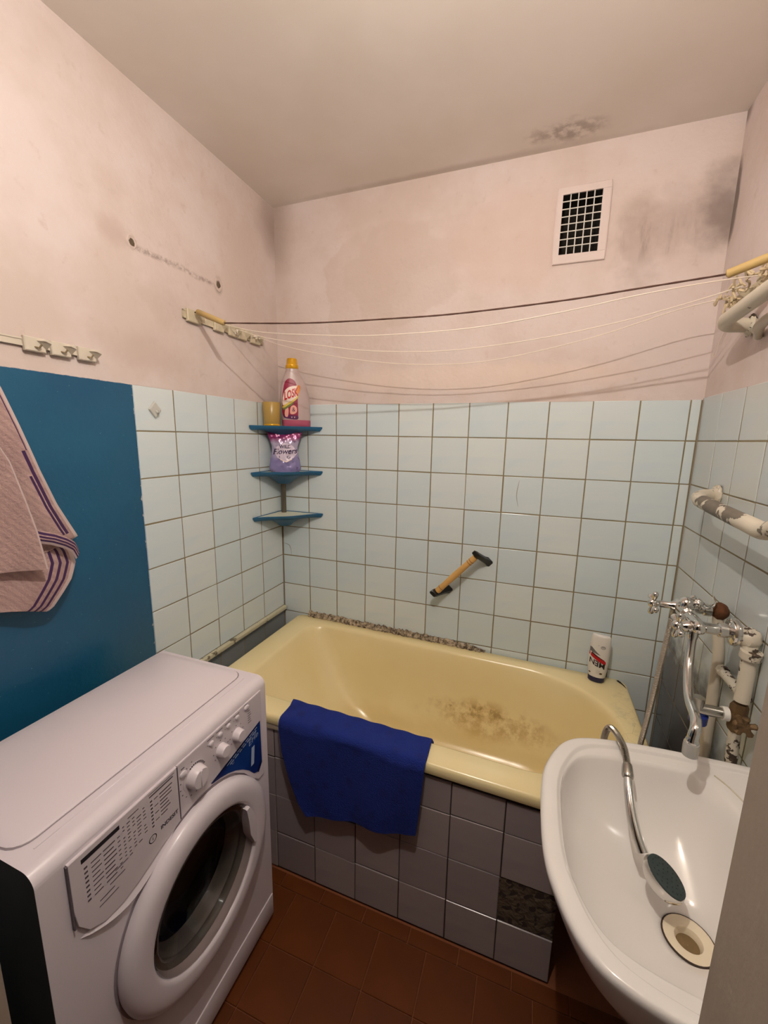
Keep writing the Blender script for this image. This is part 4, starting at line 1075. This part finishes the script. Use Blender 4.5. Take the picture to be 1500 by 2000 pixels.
lr = empty('hook_rail', (.01, -.35, 1.93), 'ivory plastic hook rail holding the clothes lines by the back corner', 'hook rail')
def zl(y): return 1.962
bm = B(); bx(bm, .0, .005, -.565, -.118, 1.948, 1.952); bx(bm, 0, .005, -.565, -.118, 1.972, 1.976); bx(bm, -.003, .003, -.565, -.118, 1.948, 1.976); obj('rail', bm, M['ivory_dirty'], lr, smooth=False)
for y in (-.522, -.398, -.318, -.262, -.178):
    obj('hook_plate', hook_plate(y, 1.961, .062 if y < -.5 or y > -.2 else .05, .042, 0, 1), M['ivory_dirty'], lr, smooth=False)
rr_ = empty('hook_rail', (1.71, -.40, 1.92), 'ivory plastic hook rail on right wall tangled with line knots', 'hook rail')
bm = B(); bx(bm, W-.005, W, -.72, -.150, 1.935, 1.940); bx(bm, W-.005, W, -.72, -.150, 1.958, 1.963); bx(bm, W-.003, W+.003, -.72, -.150, 1.935, 1.963); obj('rail', bm, M['ivory_dirty'], rr_, smooth=False)
for y in (-.195, -.290, -.385, -.480, -.59):
    obj('hook_plate', hook_plate(y, 1.952, .055, .046, W, -1), M['ivory_dirty'], rr_, smooth=False)

# ------------------------------------------------------------------ clothes lines
dc = empty('dark_clothes_line', (.85, -.54, 1.88), 'dark taut clothes line with yellow wooden sticks at both ends', 'clothes line')
cp = smooth_path([(0.170,-0.556,1.919),(0.477,-0.534,1.902),(0.761,-0.510,1.900),(0.957,-0.494,1.903),(1.228,-0.472,1.919),(1.409,-0.458,1.936),(1.595,-0.443,1.954)], 8)
bm = B(); tube(bm, cp, [.0026 if i % 2 else .0021 for i in range(len(cp))], 7); obj('cord', bm, M['cord_dark'], dc)
bm = B(); tube(bm, [(.034,-.531,1.973),(.038,-.532,1.9715),(0.167,-0.556,1.9200),(0.171,-0.556,1.9190)], [.006,.0092,.0092,.006], 12); obj('wooden_stick', bm, M['wood_stick'], dc)
bm = B(); tube(bm, [(1.5938,-0.4422,1.9537),(1.5962,-0.4438,1.9543),(1.6736,-0.4967,1.9723),(1.6760,-0.4983,1.9729)], [.006,.0105,.0105,.006], 12); obj('wooden_stick', bm, M['wood_stick'], dc)
for a, b in (((.020,-.528,1.972),(.038,-.531,1.972)), ((1.676,-0.498,1.973),(1.702,-0.518,1.975))):
    bm = B(); tube(bm, [a, b], .0025, 7); obj('end_loop', bm, M['cord_dark'], dc)
LINES = [('white clothes line hanging just behind the dark one', [(.030,-.392,1.966),(.20,-.40,1.925),(.489,-.41,1.892),(.705,-.418,1.878),(.988,-.42,1.880),(1.231,-.425,1.903),(1.407,-.42,1.930),(1.565,-.40,1.952),(1.690,-.375,1.966)]),
         ('middle sagging white clothes line', [(.030,-.312,1.966),(.16,-.30,1.928),(.415,-.285,1.886),(.596,-.28,1.861),(.869,-.28,1.847),(1.155,-.28,1.866),(1.40,-.28,1.902),(1.58,-.28,1.943),(1.690,-.285,1.972)]),
         ('white clothes line sagging lowest and nearest the back wall', [(.030,-.172,1.966),(.14,-.170,1.928),(.357,-.17,1.878),(.615,-.17,1.837),(.848,-.17,1.821),(1.059,-.17,1.833),(1.336,-.17,1.885),(1.573,-.172,1.952),(1.690,-.188,1.970)])]
for lab_, pts in LINES:
    bm = B(); tube(bm, smooth_path(pts, 6), .0016, 7)
    ln = tag(obj('white_clothes_line', bm, M['cord_white'], None), lab_, 'clothes line', 'white clothes lines')
def knots(c, n, r, parent, m):
    bm = B()
    for k in range(n):
        p = [Vector(c) + Vector((random.uniform(-r*.6, r*.35), random.uniform(-r, r), random.uniform(-r*.8, r*.8)))]
        for i in range(4): p.append(p[-1] + Vector((random.uniform(-.012,.010), random.uniform(-r*.7, r*.7), random.uniform(-r*.6, r*.6))))
        tube(bm, smooth_path(p, 5), .0030, 6)
    return obj('rope_knot', bm, m, parent, label='tangle of white line')
for y in (-.185, -.235, -.290, -.375, -.44): knots((1.684, y, 1.958), 5, .030, rr_, mat('yellowed_cord', (206,188,156), .85, var=.12))
for y in (-.31, -.18): knots((.030, y, 1.962), 2, .016, lr, M['cord_white'])
bm = B(); tube(bm, smooth_path([(1.700,-.17,1.95),(1.712,-.12,1.90),(1.714,-.08,1.86),(1.713,-.05,1.83)], 5), .0014, 6); obj('loose_end', bm, M['cord_white'], rr_)

# ------------------------------------------------------------------ pink towel with purple stripes, at the left edge
tw = empty('striped_towel', (.03, -1.2, 1.09), 'dusty pink terry towel with purple border stripes hanging on the blue wall', 'towel')
def lerp_path(pts, t):
    P_ = [Vector(p) for p in pts]; L0_ = [0]
    for a, b in zip(P_[:-1], P_[1:]): L0_.append(L0_[-1] + (b-a).length)
    s = t*L0_[-1]
    for i in range(len(P_)-1):
        if s <= L0_[i+1] + 1e-9: return P_[i].lerp(P_[i+1], (s-L0_[i])/max(1e-9, L0_[i+1]-L0_[i]))
    return P_[-1]
def sheet(name, left, right, xfn, stripes, nu=28, nv=36, th=.006, hem=None):
    bm = B(); hem = hem or (.965, 1.1)
    L = [(0, y, z) for y, z in left]; R = [(0, y, z) for y, z in right]
    def fn(u, v):
        a = lerp_path(L, v); b = lerp_path(R, v); p = a.lerp(b, u); p.x = xfn(u, v); return p
    def mf(u, v): 
        for a, b, c, d in stripes:
            if a < u < b and c < v < d: return 1
        return 2 if hem[0] < u < hem[1] else 0
    grid(bm, fn, nu, nv, mf); solidify(bm, th)
    return obj(name, bm, [M['pink_terry'], M['purple_stripe'], M['towel_hem']], tw, angle=80)
sheet('back_layer', [(-1.33,1.70),(-1.33,1.5),(-1.33,1.28),(-1.30,1.22)], [(-1.175,1.745),(-1.138,1.646),(-1.112,1.561),(-1.080,1.45),(-1.050,1.361),(-1.022,1.300),(-1.006,1.266),(-1.022,1.258),(-1.041,1.256)],
      lambda u, v: .022 + .010*math.sin(u*14+v*3)*(.3+v) + .012*v, [(.865,.89,.58,.90),(.905,.935,.46,.90),(.944,.953,.2,.46)], 90, 60, hem=(.97,1.1))
sheet('lower_layer', [(-1.33,1.30),(-1.33,1.16)], [(-1.048,1.262),(-1.034,1.235),(-1.031,1.202),(-1.050,1.160),(-1.083,1.118),(-1.098,1.098),(-1.112,1.089),(-1.16,1.112)],
      lambda u, v: .030 + .020*u*math.sin(v*PI) + .006*math.sin(u*10), [(.785,.815,.10,.97),(.845,.88,.05,.97),(.91,.94,.05,.97)], 80, 40, hem=(.965,1.1))
# turned border: rolls forward over the lower layer
bm = B()
top = [(-1.140,1.320),(-1.110,1.304),(-1.087,1.294),(-1.062,1.278),(-1.044,1.262),(-1.034,1.238)]
def border(u, v):
    p = lerp_path([(0,y,z) for y, z in top], u); q = Vector((0, -.012, -.030))
    r = p + q*v*(1-.2*u); r.x = .052 + .016*math.sin(u*2.4) + .006*math.sin(v*PI); return r
grid(bm, border, 24, 20, lambda u, v: 1 if (.10 < v < .28 or .38 < v < .56 or .66 < v < .80) else (2 if v > .8 else 0)); solidify(bm, .005)
obj('turned_border', bm, [M['pink_terry'], M['purple_stripe'], M['towel_hem']], tw, angle=80)
sheet('front_fold', [(-1.33,1.62),(-1.33,1.45),(-1.33,1.24)], [(-1.215,1.60),(-1.164,1.478),(-1.145,1.38),(-1.133,1.308),(-1.124,1.214)],
      lambda u, v: .062 + .016*math.sin(u*7+.5)*(.4+v*.6) + .010*v, [(.925,.94,.78,.92)], 60, 40, .007, (.985,1.1))

# ------------------------------------------------------------------ blue towel over the bath rim
bt = B()
NU, NV = 44, 50
def btow(u, v):
    xl = lerp_path([(.455,0,0),(.468,0,.1),(.470,0,.3),(.482,0,.5),(.510,0,.72),(.545,0,.92),(.572,0,1)], v).x
    xr = lerp_path([(.957,0,0),(.962,0,.2),(.956,0,.5),(.944,0,1)], v).x
    x = xl + (xr-xl)*u
    zt = tilt(x)
    bot_ = lerp_path([(0,0,.312),(.25,0,.332),(.45,0,.350),(.75,0,.358),(.92,0,.372),(1,0,.385)], u).z
    if v < .04: t = v/.04; y = -.607 - .033*t; z = zt - .03 + .034*t
    elif v < .20: t = (v-.04)/.16; y = -.640 - .080*t; z = zt + .006
    elif v < .27: t = (v-.20)/.07; a = t*PI/2; y = -.722 - .014*math.sin(a); z = zt + .006 - .016*(1-math.cos(a))
    else: t = (v-.27)/.73; y = -.737 - .004*math.sin(u*9+t*2) - .006*t - .004*math.sin(u*17+3)*t; z = zt - .010 + (bot_ - zt + .010)*t
    z += .0016*math.sin(u*40)*math.sin(v*30) if v < .3 else 0
    return (x, y, z)
grid(bt, btow, NU, NV); solidify(bt, -.006)
tag(obj('bath_mat', bt, M['blue_terry'], None, angle=80), 'royal blue terry mat draped over the front rim of the bath', 'bath mat')

# ------------------------------------------------------------------ grab handle on the back wall
gh = empty('grab_handle', (.905, -.01, .87), 'wooden grab handle with black end brackets screwed on the back tiles', 'handle')
e0, e1 = Vector((.829,-.064,.885)), Vector((.992,-.064,1.066))
dv = (e1-e0).normalized()
bm = B(); pts = [e0 + dv*.006, e0+dv*.012, e0+dv*.05, (e0+e1)/2, e1-dv*.05, e1-dv*.012, e1-dv*.006]; tube(bm, pts, [.0125,.0135,.0125,.0145,.0125,.0135,.0125], 18); gr_ = obj('wood_grip', bm, M['wood_grip'], gh)
for q in (e0+dv*.030, e1-dv*.030, e1-dv*.042):
    bm = B(); lathe(bm, [(-.0015,.0135),(0,.0142),(.0015,.0135)], q, dv, 20, False, False); obj('turned_ring', bm, mat('burnt_ring', (150,100,54), .5, var=.1), gr_)
wv_ = dv.cross(Vector((0,1,0))).normalized()
for e, s, foot in ((e0, -1, Vector((.868,-.001,.883))), (e1, 1, Vector((1.034,-.001,1.030)))):
    # bracket: from the grip's end back to a foot screwed on the tiles
    bm = B(); c = e + dv*(.007*s); rings = []
    for t, hw_, hl_ in ((-.22,.010,.007),(-.17,.015,.010),(0,.017,.011),(.35,.0165,.011),(.75,.016,.012),(.93,.018,.015),(1.0,.019,.016)):
        o = c.lerp(foot, t)
        rings.append([o + wv_*hw_*a + dv*hl_*b + Vector((0, min(0, -.001-(o.y)) if False else 0, 0)) for a, b in ((-1,-.7),(-.7,-1),(.7,-1),(1,-.7),(1,.7),(.7,1),(-.7,1),(-1,.7))])
    loft(bm, rings, True, True, True); obj('end_bracket', bm, M['black_plastic'], gh, angle=30)

# ------------------------------------------------------------------ shampoo bottle, standing on its cap on the bath rim
sc = Vector((1.487, -.052)); ZH = tilt(1.487) + .0005
sf = Vector((-.26, -.966)); sr = Vector((.966, -.26)); lean = Vector((.02, .0))
sh = empty('shampoo_bottle', (sc.x, sc.y, ZH), 'white shampoo bottle on its navy cap, lettered MEN upside down', 'bottle')
SP = [(0,.026,.017),(.003,.029,.019),(.022,.030,.0195),(.0225,.0305,.0198),(.05,.0345,.021),(.09,.0365,.021),(.13,.0365,.019),(.165,.0355,.0155),(.185,.034,.012),(.192,.032,.010),(.195,.028,.007)]
def sa(z):
    for (z0,a0,b0),(z1,a1,b1) in zip(SP[:-1], SP[1:]):
        if z <= z1: t = (z-z0)/(z1-z0); return a0+(a1-a0)*t, b0+(b1-b0)*t
    return SP[-1][1:]
def sring(z, k=0):
    a, b = sa(z); r = []
    for i in range(40):
        t = 2*PI*i/40; p = sc + sr*((a+k)*math.cos(t)) + sf*((b+k)*math.sin(t)) + lean*z; r.append((p.x, p.y, ZH+z))
    return r
bm = B(); loft(bm, [sring(z) for z in (.0222,.03,.05,.07,.09,.11,.13,.15,.165,.178,.185,.192,.195)], True, True, True); obj('bottle_body', bm, M['white_plastic'], sh, angle=60)
bm = B(); loft(bm, [sring(z, .0004) for z in (0,.003,.012,.022)], True, True, True); obj('cap', bm, M['navy'], sh)
def on_sh(x, z, lift=.0006):
    a, b = sa(z); t = max(-.985, min(.985, x/a)); p = sc + sr*x + sf*(b*(1-t*t)**.5 + lift) + lean*z; return (p.x, p.y, ZH+z)
def spatch(pts2, lift, m, name, parent=sh, label=None):
    bm = B(); f = poly(bm, [(x, 0, z) for x, z in pts2]); bmesh.ops.triangulate(bm, faces=[f]); bmesh.ops.subdivide_edges(bm, edges=list(bm.edges), cuts=4, use_grid_fill=True)
    for v in bm.verts: v.co = on_sh(v.co.x, v.co.z, lift)
    return obj(name, bm, m, parent, label=label)
lb = spatch([(-.033,.128),(.022,.100),(.024,.092),(-.034,.112)], .0006, M['ink'], 'label_band')
spatch([(-.0335,.143),(-.026,.142),(.008,.116),(-.0335,.126)], .0006, M['ink_grey'], 'label_shade', lb)
spatch([(-.034,.122),(.026,.096),(.028,.088),(.027,.080),(-.034,.110)], .0011, M['label_red'], 'label_band', lb)
bm = B(); text_bm(bm, 'MEN', .031, lambda x, y: on_sh(-.002 - x*.92, .083 - y*1.0 + x*.28, .0014), bold=.0006); obj('lettering', bm, M['ink'], lb, smooth=False)
bm = B()
for k in range(3): text_bm(bm, '-----', .010, lambda x, y: on_sh(.006 - x, .052 - .006*k - y + x*.28, .0010))
for i in range(16):
    a0, a1 = 2*PI*i/16, 2*PI*(i+1)/16
    poly(bm, [on_sh(.012+q*math.cos(s), .150+q*.8*math.sin(s), .001) for q, s in ((.0065,a0),(.008,a0),(.008,a1),(.0065,a1))])
for x0, z0, w in ((.007,.152,.010),(.008,.149,.008),(-.006,.155,.004)): poly(bm, [on_sh(x0,z0,.001), on_sh(x0+w,z0,.001), on_sh(x0+w,z0+.0012,.001), on_sh(x0,z0+.0012,.001)])
obj('small_print', bm, M['ink_grey'], lb, smooth=False)
bm = B()
for x0, z0, r in ((.016,.042,.005),(-.024,.038,.004)):
    poly(bm, [on_sh(x0+r*math.cos(2*PI*i/14), z0+r*.8*math.sin(2*PI*i/14), .001) for i in range(14)])
obj('emblem', bm, M['brass_old'], lb, smooth=False)
